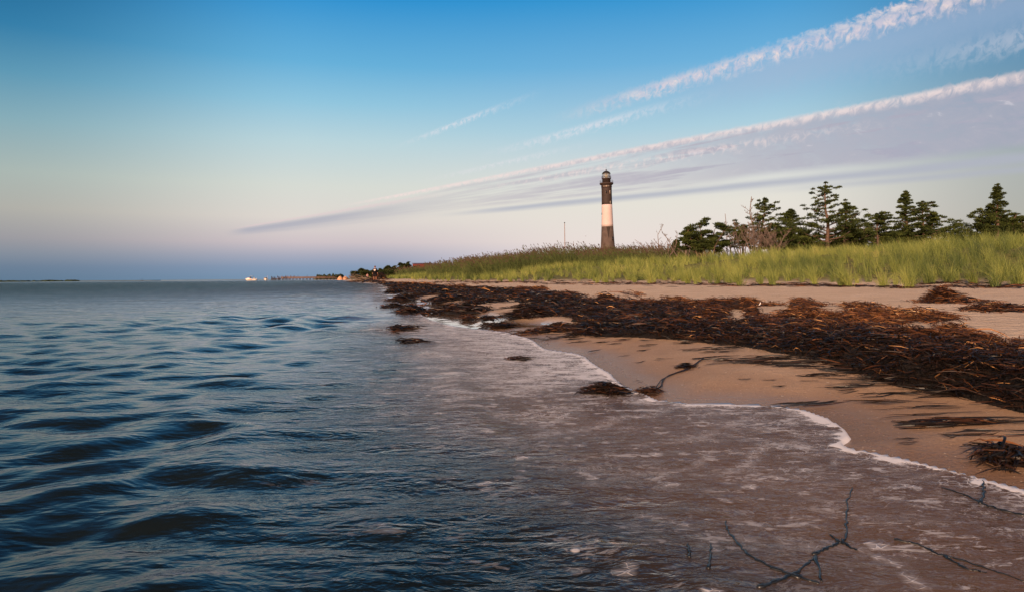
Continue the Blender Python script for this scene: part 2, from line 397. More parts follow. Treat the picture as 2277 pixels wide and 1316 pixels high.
# ------------------------------------------------------------------ materials of the setting
def m_sand(g):
    p = g.pos(); sd_ = g.attr('sd'); wn = g.noise(p, 1.6, 4, .6)
    wet = g.sm(g.add(sd_, g.mul(g.sub(wn, .5), .9)), 1.9, .15)
    film = g.attr('film')
    vw = g.sm(g.add(sd_, g.mul(g.sub(wn, .5), .25)), .34, .03)
    n1 = g.noise(p, 2.2, 5, .6); n2 = g.noise(p, 60, 4, .7); n3 = g.noise(p, 420, 3, .7)
    dry = g.mix(g.sm(n1, .3, .7), (.68, .50, .36), (.78, .60, .46))
    wetc = g.mix(g.sm(n1, .3, .7), (.42, .255, .15), (.52, .33, .20))
    col = g.mix(wet, dry, wetc)
    col = g.mix(g.mul(vw, .75), col, (.21, .125, .08))
    col = g.mix(g.sm(n3, .38, .66, 0, .75), col, g.mix(.6, col, (.18, .10, .06)))
    col = g.mix(g.sm(n2, .54, .72, 0, .5), col, (.17, .10, .065))
    cell = g.vor(p, 130.0); rndc = g.N.new('ShaderNodeTexVoronoi'); g.set(rndc.inputs['Vector'], p); rndc.inputs['Scale'].default_value = 130
    pick = g.m('GREATER_THAN', g.xyz(rndc.outputs['Color'])[0], .955)
    peb = g.mul(g.sm(cell, .38, .26), pick)
    col = g.mix(g.mul(peb, .8), col, g.mix(g.xyz(rndc.outputs['Color'])[1], (.75, .52, .33), (.80, .68, .55)))
    v2 = g.N.new('ShaderNodeTexVoronoi'); g.set(v2.inputs['Vector'], p); v2.inputs['Scale'].default_value = 48
    peb2 = g.mul(g.sm(v2.outputs['Distance'], .34, .20), g.m('GREATER_THAN', g.xyz(v2.outputs['Color'])[0], .975))
    col = g.mix(g.mul(peb2, .85), col, g.mix(g.xyz(v2.outputs['Color'])[1], (.10, .06, .045), (.85, .72, .58)))
    foot = g.noise(p, 9.0, 2, .5)
    green = g.sm(g.attr('dn'), .6, 3.0)
    col = g.mix(green, col, g.mix(g.sm(g.noise(p, 3.0, 4), .35, .65), (.10, .11, .035), (.19, .165, .06)))
    rough = g.mix(film, g.mix(vw, g.mix(wet, (.9,)*3, (.60,)*3), (.22,)*3), (.03,)*3)
    ht = g.add(g.mul(foot, g.sm(sd_, .8, 2.5, .6, 4.5)), g.add(g.mul(n3, .25), g.add(g.mul(n2, .6), g.add(g.mul(n1, 1.5), g.add(peb, peb2)))))
    rip = g.noise(g.scl(p, (1.0, 5.0, 1.0), .3), 1.3, 4, .6)
    ht = g.add(ht, g.mul(rip, g.sm(sd_, 2.0, 6.0, 0, 8)))
    nb = g.bump(ht, g.m('SUBTRACT', 1.0, g.mul(film, .93)), .012)
    return g.bsdf(col, rough, g.mix(film, g.mix(wet, (.2,)*3, (.3,)*3), (.9,)*3), nb, Coat_Weight=film, Coat_Roughness=.03)
M_sand = mat('sand', m_sand)

def m_water(g):
    p = g.pos(); off = g.attr('off'); dep = g.attr('dep')       # distance from the edge, depth
    x, y, z = g.xyz(p)
    far = g.sm(y, 6.0, 60.0)
    # ripples
    rn = g.N.new('ShaderNodeMapping'); g.set(rn.inputs[0], p); rn.inputs['Scale'].default_value = (1, 1.9, 1); rn.inputs['Rotation'].default_value = (0, 0, -.25)
    pv = rn.outputs[0]
    f1 = g.noise(pv, 5.0, 3, .55, .3); f2 = g.noise(pv, 17.0, 3, .6, .5); f3 = g.noise(pv, 1.6, 3, .6, .2)
    shal = g.sm(off, 2.1, .5)
    h = g.add(g.mul(f1, g.mul(g.lr(off, 0, 2, .8, .45), g.sm(y, 8, 40, 1.0, .45))), g.mul(f2, g.mix(shal, (.05,)*3, (.48,)*3)))
    f4 = g.noise(g.scl(p, (.7, 1.1, 1), .1), 1.0, 5, .72, .4)
    h = g.add(g.add(h, g.mul(f3, g.mul(g.sm(y, 3, 14), 1.7))), g.mul(f4, g.mul(g.mul(g.sm(y, 5, 30), g.sm(y, 500, 40, .25, 1)), 6.5)))
    nb = g.bump(h, .75, g.mix(far, (.034,)*3, (.13,)*3))
    fr = g.N.new('ShaderNodeFresnel'); fr.inputs[0].default_value = 1.33; g.set(fr.inputs[1], nb)
    gl = g.N.new('ShaderNodeBsdfGlossy'); gl.inputs['Roughness'].default_value = .09; g.set(gl.inputs['Normal'], nb)
    g.set(gl.inputs['Color'], (.95, .97, 1.0))
    murk = g.N.new('ShaderNodeBsdfDiffuse'); g.set(murk.inputs[0], g.mix(g.sm(dep, .02, .11), (.27, .165, .115), g.mix(g.sm(dep, .3, 1.5), (.008, .012, .013), (.018, .052, .060))))
    tr = g.N.new('ShaderNodeBsdfTransparent'); g.set(tr.inputs[0], g.mix(g.sm(dep, 0, .15), (.90, .84, .80), (.45, .36, .26)))
    turb = g.m('SUBTRACT', 1.0, g.m('POWER', math.e, g.mul(dep, -22.0)))
    turb = g.m('MAXIMUM', turb, g.mul(g.sm(off, 1.6, .2), g.lr(g.noise(pv, 3.0, 3), .3, .7, .12, .5)))
    body = g.mixs(turb, tr.outputs[0], murk.outputs[0])
    wat = g.mixs(g.mul(fr.outputs[0], g.sm(off, 1.9, .4, 1.0, .58)), body, gl.outputs[0])
    # foam
    e1 = g.noise(p, 26.0, 4, .65); e2 = g.noise(p, 3.0, 2)
    lace = g.vor(g.scl(p, (1, 1.3, 1)), 46.0, 'DISTANCE_TO_EDGE'); bub = g.sm(g.add(lace, g.mul(e1, .10)), .15, .06)
    e3 = g.sm(g.noise(p, 7.0, 3, .6), .38, .66)
    edge = g.sm(off, g.add(g.add(.004, g.mul(e3, .012)), g.mul(g.mul(g.mul(e1, e1), g.add(.15, e3)), g.lr(y, 2, 10, .30, .9))), 0.0)
    edge = g.m('MAXIMUM', g.sm(edge, .1, .6), g.mul(g.sm(off, g.mul(g.mul(e2, g.add(e3, .2)), .34), .0), bub))
    pat = g.noise(g.scl(p, (1.0, 1.3, 1), -.25), 8.5, 5, .72, .7)
    strk = g.add(g.mul(g.noise(g.scl(p, (1.0, 2.3, 1), -.42), 5.0, 3, .6, .8), .5), g.mul(g.noise(g.scl(p, (1.0, 2.4, 1), -.42), 19.0, 5, .72, 1.0), .5))
    dens = g.mul(g.sm(off, 1.75, .1), 1.0)
    dens2 = g.mul(dens, g.mul(g.sm(y, 2.3, 3.4, .25, 1.0), g.sm(y, 12, 7, .15, 1.0)))
    fo_s = g.mul(g.sm(strk, g.sub(.57, g.mul(dens2, .10)), g.sub(.63, g.mul(dens2, .09))), g.m('POWER', dens, .6))
    vs = g.N.new('ShaderNodeTexVoronoi'); vs.inputs['Scale'].default_value = 11
    g.set(vs.inputs['Vector'], g.cmb(g.add(x, g.mul(f1, .12)), g.add(g.mul(y, 1.25), g.mul(f2, .10))))
    spot = g.mul(g.sm(vs.outputs['Distance'], g.add(.17, g.mul(e1, .30)), .14), g.m('GREATER_THAN', g.xyz(vs.outputs['Color'])[0], .60))
    spot = g.mul(spot, g.mul(g.sm(off, 1.3, .9), g.sm(y, 4.5, 3.0)))
    patch = g.m('MAXIMUM', g.mul(g.mul(g.sm(pat, .60, .67), g.add(.25, g.mul(bub, .6))), g.sm(off, 1.3, .1)), g.mul(spot, g.add(.35, g.mul(bub, .65))))
    fn = g.noise(g.scl(p, (1.0, 1.9, 1), -.40), 8.0, 4, .62, 1.4); fn2 = g.noise(g.scl(p, (1.0, 2.2, 1), -.45), 21.0, 3, .6, 1.0)
    fil = g.m('MAXIMUM', g.sm(g.m('ABSOLUTE', g.sub(fn, .5)), .030, .004), g.mul(g.sm(g.m('ABSOLUTE', g.sub(fn2, .5)), .04, .01), .35))
    fil = g.mul(fil, g.mul(g.sm(g.noise(p, 3.2, 3, .6), .45, .62), g.mul(g.sm(off, 1.5, .3), g.sm(y, 1.3, 2.8, .30, .95))))
    froth = g.mul(g.mul(g.sm(off, 1.05, .05), g.sm(y, 2.7, 3.7)), g.mul(g.sm(y, 7.5, 6.2), g.sm(g.add(strk, g.mul(bub, .12)), .45, .57)))
    crest = g.mul(g.attr('crest'), g.mul(g.sm(e1, .36, .62), g.add(.35, g.mul(bub, .65))))
    foam = g.m('MAXIMUM', g.m('MAXIMUM', g.mul(edge, .95), g.m('MAXIMUM', g.m('MAXIMUM', g.mul(froth, .92), g.mul(fil, .85)), g.mul(fo_s, g.add(.40, g.mul(dens2, .42))))), g.m('MAXIMUM', g.mul(patch, .8), crest), clamp=True)
    # loose flecks far out
    vr = g.N.new('ShaderNodeTexVoronoi'); g.set(vr.inputs['Vector'], p); vr.inputs['Scale'].default_value = 9
    fleck = g.mul(g.m('GREATER_THAN', g.xyz(vr.outputs['Color'])[0], .985), g.sm(vr.outputs['Distance'], .13, .07))
    fleck = g.mul(fleck, g.mul(g.sm(off, .6, 1.0), g.sm(y, 4.0, 3.0)))
    foam = g.m('MAXIMUM', foam, g.mul(fleck, .6))
    fd = g.N.new('ShaderNodeBsdfDiffuse'); fd.inputs[0].default_value = (.78, .76, .80, 1); g.set(fd.inputs['Normal'], g.bump(foam, .5, .01))
    return g.mixs(foam, wat, fd.outputs[0])
M_water = mat('sea_water', m_water)

ys = rows()
# ---- sand, sea bed and dune: one sheet to the horizon
ty = ys[::2]
tt = np.concatenate([np.linspace(-2.2, -.8, 60), np.linspace(-.79, 1.2, 560), np.linspace(1.21, 2.2, 40)])
X, Y = grid(ty, tt); sdist = shore_dist(X.ravel(), Y.ravel()).reshape(X.shape)
Z = land_z(X, Y, sdist); dnd = dune_dist(X, Y)
# shallow film of water left on the flat wet sand
film = smooth(sdist, 1.0, .55)*smooth(Y, 6.3, 6.8)*smooth(Y, 34, 18)
film = np.maximum(film*smooth(fbm(X*.9, Y*.45, 3), .16, .28), 0)
film *= (sdist > -.3)
Z = Z-film*.92*np.clip(Z-.010, 0, None)
obj_np('sand_beach', M_sand, np.stack([X, Y, Z], -1), grid_faces(*X.shape), None,
       {'sd': sdist, 'dn': dnd, 'film': film}).__setitem__('kind', 'structure')
# ---- water
tw = np.concatenate([np.linspace(-2.2, -.82, 70), np.linspace(-.81, .60, 760)])
X, Y = grid(ys, tw)
off = -shore_dist(X.ravel(), Y.ravel()).reshape(X.shape)
dep = np.clip(.085*np.clip(off, 0, None)**1.15, 0, 4)
step = .0085+.0075*np.clip(Y, 0, None)**1.12
zw = np.zeros_like(X); gx = np.zeros_like(X); gy = np.zeros_like(X)
wr = np.random.default_rng(21)
for i in range(64):
    lam = (.11*(8**(wr.random()**1.0)) if i < 54 else 1.0+1.6*wr.random()); k = 2*math.pi/lam
    ang = R(-90+15)+wr.normal()*R(38); kx, ky = math.cos(ang)*k, math.sin(ang)*k
    ak = (.056 if lam < .33 else .034 if lam < .6 else .012 if lam < .96 else .006)
    amp = ak/k; ph = wr.random()*6.28
    fade = smooth(lam/step, 3.0, 6.0)
    warp = .35*lam*np.sin(X*1.3/lam**.5+ph*2)+.3*lam*np.sin(Y*.9/lam**.5+ph)
    arg = kx*X+ky*Y+ph+k*warp*.35
    zw += amp*fade*np.sin(arg); gx -= .75*amp*fade*kx/k*np.cos(arg); gy -= .75*amp*fade*ky/k*np.cos(arg)
fy = smooth(Y, 5, 8)
tap = (smooth(off, .15, 2.4)*(1-fy)+smooth(off, .02, .9)*fy)*.93+.07*smooth(off, 0, .3)
zw *= .64+1.1*smooth(off, 4.5, 1.0)*fy*smooth(Y, 34, 16)
# low breaking ridges running in at a slant to the beach
rid = np.zeros_like(X)
for c0, hh, wd, fr_ in ((.75, .010, .10, 1.3), (1.55, .018, .17, .8), (2.6, .024, .28, .5)):
    cc = c0+.35*(fbm(Y*fr_+c0*7, X*.4, 2)-.5)*2
    t_ = (off-cc)/wd; rid += hh*np.exp(-np.abs(t_)**1.6)*smooth(vnoise(Y*fr_*1.3+c0*3, X*.5), .3, .7)
zz_ = (zw*tap+rid*smooth(off, .2, .8))
edge = np.where(off > 0, .006+.004*np.exp(-(off/.03)**2), .010-(-off)/.012*.02)
Zw = np.where(off > 0, zz_*1.0+edge, np.maximum(edge, -.3)-.0)
Zw = np.where(off < 0, np.minimum(Zw, land_z(X, Y, -off)-.01*np.clip(-off/.01, 0, 1)+.006*np.clip(1+off/.01, 0, 1)), Zw)
Zw = np.where(off > 0, np.maximum(Zw, -dep+.004), Zw)
crest = np.zeros_like(X)
for pl, wd, st in (([(1885, 1000), (1850, 1008), (1790, 1002), (1750, 990)], .022, 1.0), ([(1700, 985), (1672, 1025), (1646, 1046), (1610, 1056)], .014, .8), ([(1885, 1002), (1845, 1040), (1790, 1050)], .012, .5),
        ([(1400, 1158), (1480, 1166), (1581, 1189), (1670, 1212), (1816, 1226), (1920, 1235), (2000, 1274), (2060, 1320)], .012, .75), ([(1500, 905), (1450, 925), (1380, 930), (1300, 960), (1180, 975)], .03, .7),
        ([(1375, 855), (1290, 850), (1200, 868), (1100, 880)], .05, .7), ([(1300, 798), (1230, 800), (1120, 822), (1020, 850)], .07, .7), ([(1170, 755), (1120, 765), (1040, 778), (960, 800)], .10, .7),
        ([(1740, 910), (1640, 940), (1560, 975), (1400, 1000)], .018, .5), ([(2110, 1055), (2060, 1062), (1980, 1085), (1880, 1100)], .010, .5), ([(1300, 1090), (1420, 1060), (1540, 1045), (1600, 1000)], .014, .45)):
    q = []
    for (x_, y_) in pl:
        ax, bz = ray(x_, y_); yy = -CAMH/bz; q.append((ax*yy, yy))
    q = np.array(q); sel = (Y > q[:, 1].min()-.6) & (Y < q[:, 1].max()+.6) & (off > -.05) & (off < 5)
    P2 = np.stack([X[sel], Y[sel]], 1); P2 = P2+((fbm(P2[:, :1]*5, P2[:, 1:]*5, 3)-.5)*wd*7); bb = np.full(len(P2), 9.)
    for i in range(len(q)-1):
        dv = q[i+1]-q[i]; t = np.clip(((P2-q[i])@dv)/(dv@dv), 0, 1); r = P2-q[i]-t[:, None]*dv; bb = np.minimum(bb, (r*r).sum(1))
    tmp = crest[sel]; crest[sel] = np.maximum(tmp, st*np.exp(-bb/(wd*wd)))
V = np.stack([X+gx*tap, Y+gy*tap, Zw], -1)
Fq = grid_faces(*X.shape); keep = (off[:-1, :-1] > -.08) | (off[1:, 1:] > -.08)
obj_np('bay_water', M_water, V, Fq[keep], None, {'off': off*(1+3.2*smooth(Y, 6.0, 9.5)), 'dep': dep, 'crest': crest}).__setitem__('kind', 'structure')

_wx, _wy, _wz = V[..., 0].ravel(), V[..., 1].ravel(), V[..., 2].ravel()
_wsel = (_wy < 14) & (_wy > .8) & (_wx > -4); _wx, _wy, _wz = _wx[_wsel], _wy[_wsel], _wz[_wsel]
def surf_z(x, y):
    "height of the water or the sand, whichever is on top"
    i = np.argmin((_wx-x)**2+(_wy-y)**2); zl = float(land_z(np.array([x]), np.array([y]))[0])
    if (_wx[i]-x)**2+(_wy[i]-y)**2 < .02: return max(zl, float(_wz[i]))
    return max(zl, 0.0)

# ------------------------------------------------------------------ object materials
def simple(name, col, rough=.7, spec=.3, vary=.25, scale=6.0, bumpd=0.0, metal=0.0, col2=None):
    def f(g):
        p = g.obj(); n = g.noise(p, scale, 4, .6)
        c2 = col2 or tuple(c*(1-vary) for c in col)
        c = g.mix(g.sm(n, .3, .7), col, c2)
        nb = g.bump(n, .6, bumpd) if bumpd else None
        return g.bsdf(c, rough, spec, nb, metal)
    return mat(name, f)
def leafy(name, stops, rough=.6, spec=.25, trans=.25, noisy=1.2, k=.35):
    def f(g):
        r = g.attr('rnd'); n = g.noise(g.pos(), noisy, 3)
        v = g.add(g.mul(r, 1-k), g.mul(g.sm(n, .3, .7), k))
        c = g.ramp(v, stops)
        b = g.bsdf(c, rough, spec)
        t = g.N.new('ShaderNodeBsdfTranslucent'); g.set(t.inputs[0], c)
        return g.mixs(trans, b, t.outputs[0])
    return mat(name, f)
M_grass = leafy('beach_grass', [(0, (.03, .052, .020)), (.25, (.095, .135, .036)), (.52, (.235, .275, .062)), (.80, (.39, .40, .11)), (.93, (.50, .43, .17)), (1, (.55, .42, .21))], .55, .3, .35, .8)
M_reed = leafy('reed', [(0, (.030, .042, .014)), (.5, (.075, .100, .028)), (.85, (.14, .15, .045)), (1, (.20, .16, .075))], .7, .2, .25, .5)
M_plume = leafy('reed_plume', [(0, (.045, .03, .024)), (1, (.12, .075, .055))], .9, .1, .2)
M_cedar = leafy('cedar_foliage', [(0, (.016, .020, .010)), (.35, (.034, .050, .016)), (.7, (.085, .110, .026)), (1, (.17, .18, .045))], .75, .15, .18, 1.6)
M_brush = leafy('scrub_foliage', [(0, (.014, .020, .009)), (.5, (.035, .050, .016)), (1, (.095, .105, .032))], .75, .15, .18, .9)
M_bark = simple('grey_brown_bark', (.15, .10, .078), .9, .1, .5, 9, .01)
M_dead = simple('dead_wood', (.22, .165, .14), .9, .1, .4, 8)
M_dry = simple('driftwood', (.20, .145, .105), .85, .15, .5, 12)
M_twig = simple('waterlogged_twig', (.012, .015, .019), .35, .5, .5, 40)
def m_weed(g):
    r = g.attr('rnd'); p = g.pos()
    c = g.ramp(r, [(0, (.004, .004, .0045)), (.28, (.015, .009, .0065)), (.48, (.048, .020, .011)), (.66, (.12, .046, .018)), (.84, (.27, .115, .042)), (.95, (.42, .22, .09)), (1, (.60, .42, .24))])
    n = g.noise(p, 60, 2)
    return g.bsdf(c, g.lr(r, .2, .8, .45, .7), g.lr(r, .1, .7, .35, .2), g.bump(n, .3, .003))
M_weed = mat('eelgrass', m_weed)
def m_weedbase(g):
    p = g.pos(); n = g.noise(g.scl(p, (1, 2.5, 1), .3), 26, 5, .75, 1.5); n2 = g.noise(p, 3.5, 4, .6)
    dr = g.attr('dry')
    c = g.ramp(g.add(g.mul(g.sm(n, .3, .75), .55), g.add(g.mul(dr, .35), g.mul(g.sub(n2, .5), .5))), [(0, (.004, .004, .004)), (.35, (.014, .008, .006)), (.6, (.05, .021, .011)), (.85, (.13, .05, .022)), (1, (.24, .11, .05))])
    return g.bsdf(c, .6, .4, g.bump(g.add(n, g.mul(n2, .6)), 1.0, .04))
M_wbase = mat('matted_eelgrass', m_weedbase)
M_gweed = simple('green_eelgrass', (.10, .16, .02), .4, .5, .4, 20)

# ------------------------------------------------------------------ eelgrass wrack
def blades(C, L, Wd, ang, curl, rise, seg=5, rg=rng):
    "flat ribbons lying about centre points C (N,3); ang = heading, curl = bend, rise = tip lift"
    N = len(C); t = np.linspace(-.5, .5, seg)[None, :]
    hd = ang[:, None]+curl[:, None]*t*2+rg.normal(0, .10, (N, seg))
    st = L[:, None]/(seg-1)
    dx_ = np.cos(hd)*st; dy_ = np.sin(hd)*st
    px = np.cumsum(dx_, 1); py = np.cumsum(dy_, 1)
    px -= px.mean(1, keepdims=True); py -= py.mean(1, keepdims=True)
    tt_ = t+.5
    pz = rise[:, None]*(np.sin(tt_*math.pi*rg.uniform(.6, 1.6, (N, 1))+rg.uniform(0, 1.5, (N, 1)))-.3)
    P = np.stack([C[:, 0:1]+px, C[:, 1:2]+py, C[:, 2:3]+pz], 2)
    Wt = Wd[:, None]*np.clip(1-np.abs(t*2)**3*.75, .2, 1)
    tilt = rg.normal(0, .7, N)
    side = np.stack([-np.sin(ang)*np.cos(tilt), np.cos(ang)*np.cos(tilt), np.sin(tilt)], 1)
    return P, Wt, side
BX = np.array([(-1, 3.0), (0, 2.7), (1.0, 2.25), (1.7, 1.86), (2.15, 1.66), (2.5, 1.62), (3.0, 1.54), (3.6, 1.50), (4.3, 1.36), (4.8, 1.12), (5.05, .85), (5.25, .55), (5.8, .45), (6.6, .62), (8, .55), (9.5, .35), (11.5, .05), (14, -.35), (18, -1.6), (24, -3.9), (30, -5.3), (45, -8.4), (70, -13.8), (84, -17.9), (92, -20.2), (100, -22.6), (125, -29.4)])
CXp = np.array([(-1, 4.2), (1, 3.6), (2.2, 3.0), (3.9, 2.85), (4.8, 3.3), (6.2, 4.2), (8.2, 4.5), (9.2, 3.5), (10.6, 3.1), (13, 3.2), (16, 3.0), (20, 2.5), (25, 1.2), (33, -.4), (43, -2.8), (60, -7.6), (84, -14.6), (92, -16.8), (120, -26.0)])
HOLES = []
for px, py, rxp, ryp in ((1722, 690, 42, 9), (2035, 735, 60, 11), (2195, 716, 40, 11), (1580, 662, 55, 6), (1470, 655, 45, 6), (1310, 664, 30, 6), (1210, 650, 40, 5), (1130, 640, 36, 4), (1060, 636, 30, 3), (990, 631, 26, 2.5), (1850, 690, 34, 6), (1640, 700, 22, 5), (2240, 760, 30, 7)):
    q0 = hit(px, py, .05); q1 = hit(px, py-ryp, .05); hy = float(q0[1])*1.08; HOLES.append((float(q0[0])*1.08, hy, rxp*1.25/F*hy, max(float(q1[1]-q0[1]), .20*hy)))
def bank(X, Y):
    "0..1 cover, height and dryness of the wrack bank"
    xb = np.interp(Y, BX[:, 0], BX[:, 1]); xc = np.interp(Y, CXp[:, 0], CXp[:, 1])
    sc = np.clip(Y/8, .35, 4)
    n = fbm(X*1.7+40, Y*1.1/np.clip(sc, 1, 9), 4); n2 = fbm(X*5, Y*3.2, 3); n3 = fbm(X*.55+7, Y*.35+2, 3)
    lo = (X-xb)/sc+(n2-.5)*.3; hi = (xc-X)/sc+(n-.5)*1.3
    s_ = np.clip((X-xb)/np.maximum(xc-xb, .1), 0, 1)
    hole = smooth(n, .535-.05*smooth(Y, 9, 20), .60-.05*smooth(Y, 9, 20))*smooth(s_, .40-.1*smooth(Y, 9, 20), .62)
    for (hx_, hy_, ra, rb) in HOLES:
        qd = np.sqrt(((X-hx_-(Y-hy_)*hx_/hy_)/ra)**2+((Y-hy_)/rb)**2)+(n2-.5)*1.1; hole = np.maximum(hole, smooth(qd, 1.15, .75))
    cov = smooth(lo, 0, .10)*smooth(hi, 0, .35)*(1-hole)
    hgt = (.02+.06*smooth(n3, .3, .65)+.04*n2)*smooth(lo, 0, .42)*smooth(hi, 0, 1.8)*(1-hole)+.012
    hgt = hgt+(fbm(X*22, Y*22, 3)-.5)*.04*smooth(Y, 30, 10)*smooth(lo, 0, .3)
    return cov, hgt*np.clip(1.2-Y/140, .5, 1), smooth(s_+(n2-.5)*.5, .10, .75)
tb = np.concatenate([np.linspace(-.45, .75, 620)])
yb = [0.9]
while yb[-1] < 120: yb.append(yb[-1]+.010+.0055*yb[-1]**1.15)
X, Y = grid(np.array(yb), tb)
cov, hh, dry = bank(X, Y)
rough_ = (fbm(X*22, Y*22, 3)-.5)*.035*smooth(Y, 30, 10)
Zb = land_z(X, Y)+(hh-.006)*smooth(cov, .3, .8)-.05*(1-smooth(cov, .1, .6))
Fq = grid_faces(*X.shape); keep = (cov[:-1, :-1]+cov[1:, 1:]) > .15
mbw = MB()
def used(V, Q):
    V = V.reshape(-1, 3); u_ = np.unique(Q); mp = np.zeros(len(V), int); mp[u_] = np.arange(len(u_)); return V[u_], mp[Q], u_
Vb, Qb, ub = used(np.stack([X, Y, Zb], -1), Fq[keep])
# blades of the bank
Cs = []; Ls = []; Ws = []; Ds = []
for y0, y1, x0, x1, dens, L0, W0 in ((.9, 3, 1.2, 3.6, 9000, .12, .0040), (3, 5, 1.0, 4.4, 5000, .13, .0048), (5, 9, -.2, 5.6, 2000, .15, .0065), (9, 16, -1, 5.0, 420, .21, .012), (16, 32, -6, 4.0, 130, .28, .020), (32, 120, -28, 2, 15, .5, .045)):
    n = int((y1-y0)*(x1-x0)*dens); xx = rng.uniform(x0, x1, n); yy = rng.uniform(y0, y1, n)
    inv = (xx/(yy+.01) < .86)
    xx, yy = xx[inv], yy[inv]
    c_, h_, d_ = bank(xx, yy); k = rng.random(len(xx)) < c_*1.0+.012*(smooth(c_, 0, .02))
    xx, yy, c_, h_, d_ = xx[k], yy[k], c_[k], h_[k], d_[k]
    zz2 = land_z(xx, yy)+h_*smooth(c_, .3, .8)+rng.random(len(xx))**2*.035+.002
    Cs.append(np.stack([xx, yy, zz2], 1)); Ls.append(L0*rng.uniform(.5, 1.6, len(xx))); Ws.append(W0*rng.uniform(.5, 1.5, len(xx))); Ds.append(d_)
Cs = np.concatenate(Cs); Ls = np.concatenate(Ls); Ws = np.concatenate(Ws); Ds = np.concatenate(Ds); N = len(Cs)
ang = rng.normal(.35, 1.0, N)
P, Wt, sd_ = blades(Cs, Ls, Ws, ang, rng.normal(0, 1.1, N), rng.uniform(.0, .035, N)*np.clip(Ls/.15, 1, 3))
rv = np.clip(rng.beta(1.6, 2.6, N)*.78+.36*Ds-.06, 0, 1)
rv[rng.random(N) < .015] = rng.uniform(.9, 1)
Vr, Qr = ribbons(P, Wt, sd_)
me = mesh_np('wrack_bank', np.concatenate([Vb, Vr]), np.concatenate([Qb, Qr+len(Vb)]), None,
             {'rnd': np.concatenate([np.zeros(len(Vb)), np.repeat(rv, P.shape[1]*2)]), 'dry': np.concatenate([dry.ravel()[ub], np.zeros(len(Vr))])})
me.materials.append(M_wbase); me.materials.append(M_weed)
mi = np.zeros(len(Qb)+len(Qr), dtype=np.int32); mi[len(Qb):] = 1; me.polygons.foreach_set('material_index', mi)
o = bpy.data.objects.new('seaweed_bank', me); link(o)
tag(o, 'long bank of matted brown and black eelgrass washed up along the beach', 'seaweed', kind='stuff')
print('bank blades', N)

def local_blades(n, half_len, half_wid, height, L, Wd, heading, spread, seed, flat=False):
    r2 = np.random.default_rng(seed)
    a_ = r2.normal(0, .45, n); b_ = r2.normal(0, .45, n); lx = a_*half_len; ly = b_*half_wid
    a_ = a_*1.25; nz = fbm(a_*1.6+seed*3.1, b_*2.2+seed, 3); lx = a_*half_len; ly = b_*half_wid+.25*half_wid*np.sin(a_*3+seed)
    k = np.clip(1-.7*(a_**2+b_**2), .05, 1)*np.clip(nz*1.6, .2, 1.3)
    kk_ = nz > .36; lx[~kk_] *= .6; ly[~kk_] *= .5
    lz = k*height*r2.random(n)**.6+.003
    P, Wt, sd2 = blades(np.stack([lx, ly, lz], 1), L*r2.uniform(.4, 1.5, n), Wd*r2.uniform(.6, 1.5, n), r2.normal(heading, spread, n), r2.normal(0, .9, n), r2.uniform(0, .03 if not flat else .006, n)*L/.12, 5, r2)
    rv = np.clip(r2.beta(1.4, 4, n)*.9, 0, 1)
    return P, Wt, sd2, rv
def clump(px, py, wpx, wid, height, n, L, Wd, label, heading=.1, spread=.5, seed=0, base=True, dryv=.0, name='seaweed_clump', cat='seaweed clump', group='seaweed clumps on the wet sand', flat=False, inwater=False):
    if inwater:
        ax, bz = ray(px, py); yy = -CAMH/bz; xx = ax*yy; zz3 = surf_z(xx, yy)-.004
    else: xx, yy, zz3 = hit(px, py)
    xx, yy = float(xx), float(yy); hl = wpx/2/F*yy
    P, Wt, s2, rv = local_blades(n, hl, wid/2, height, L, Wd, heading, spread, seed+11, flat)
    # follow the ground
    G0 = land_z(P[..., 0].ravel()+xx, P[..., 1].ravel()+yy).reshape(P.shape[:2])
    if inwater: G0 = np.maximum(G0, zz3)
    P[..., 2] += (G0-zz3); rv = np.clip(rv+dryv, 0, 1)
    Vr, Qr = ribbons(P, Wt, s2); VV = [Vr]; QQ = [Qr]; rn = [np.repeat(rv, P.shape[1]*2)]; nb_ = 0
    if base:
        u_, v_ = np.meshgrid(np.linspace(-1, 1, 34), np.linspace(-1, 1, 24)); q = u_**2+v_**2
        bx_, by_ = u_*hl*.95, v_*wid*.48
        nz = fbm(u_*2.0+seed*3.1, v_*2.2+seed, 3); by_ = by_+.12*wid*np.sin(u_*3+seed); bz_ = (np.clip(1-q, -.25, 1)*1.2-.45+(nz-.5)*1.6)*height*.5-.006
        gz = land_z(bx_.ravel()+xx, by_.ravel()+yy).reshape(u_.shape)
        if inwater: gz = np.maximum(gz, zz3)
        VV.append(np.stack([bx_, by_, bz_+gz-zz3], -1).reshape(-1, 3)); QQ.append(grid_faces(24, 34).reshape(-1, 4)+len(Vr)); nb_ = len(QQ[1]); rn.append(np.zeros(34*24))
    me = mesh_np(name, np.concatenate(VV), np.concatenate(QQ), None, {'rnd': np.concatenate(rn), 'dry': np.zeros(sum(len(v) for v in VV))})
    me.materials.append(M_weed); me.materials.append(M_wbase)
    mi = np.zeros(len(Qr)+nb_, dtype=np.int32); mi[len(Qr):] = 1; me.polygons.foreach_set('material_index', mi)
    o = bpy.data.objects.new(name, me); link(o); o.location = (xx, yy, zz3)
    return tag(o, label, cat, group)
clump(1190, 703, 125, .55, .10, 1500, .16, .008, 'tall black seaweed clump with a pointed top lying in front of the main seaweed bank', seed=1)
clump(1170, 684, 60, .35, .05, 300, .16, .009, 'small rounded dark seaweed lump just behind the tall pointed black clump', seed=2)
clump(1010, 690, 110, .9, .10, 900, .2, .012, 'broad dark seaweed clump at the edge of the pale wet patch', seed=3)
clump(1055, 691, 60, .5, .05, 300, .2, .012, 'flat dark tail of seaweed running right from the broad clump by the wet patch', seed=4)
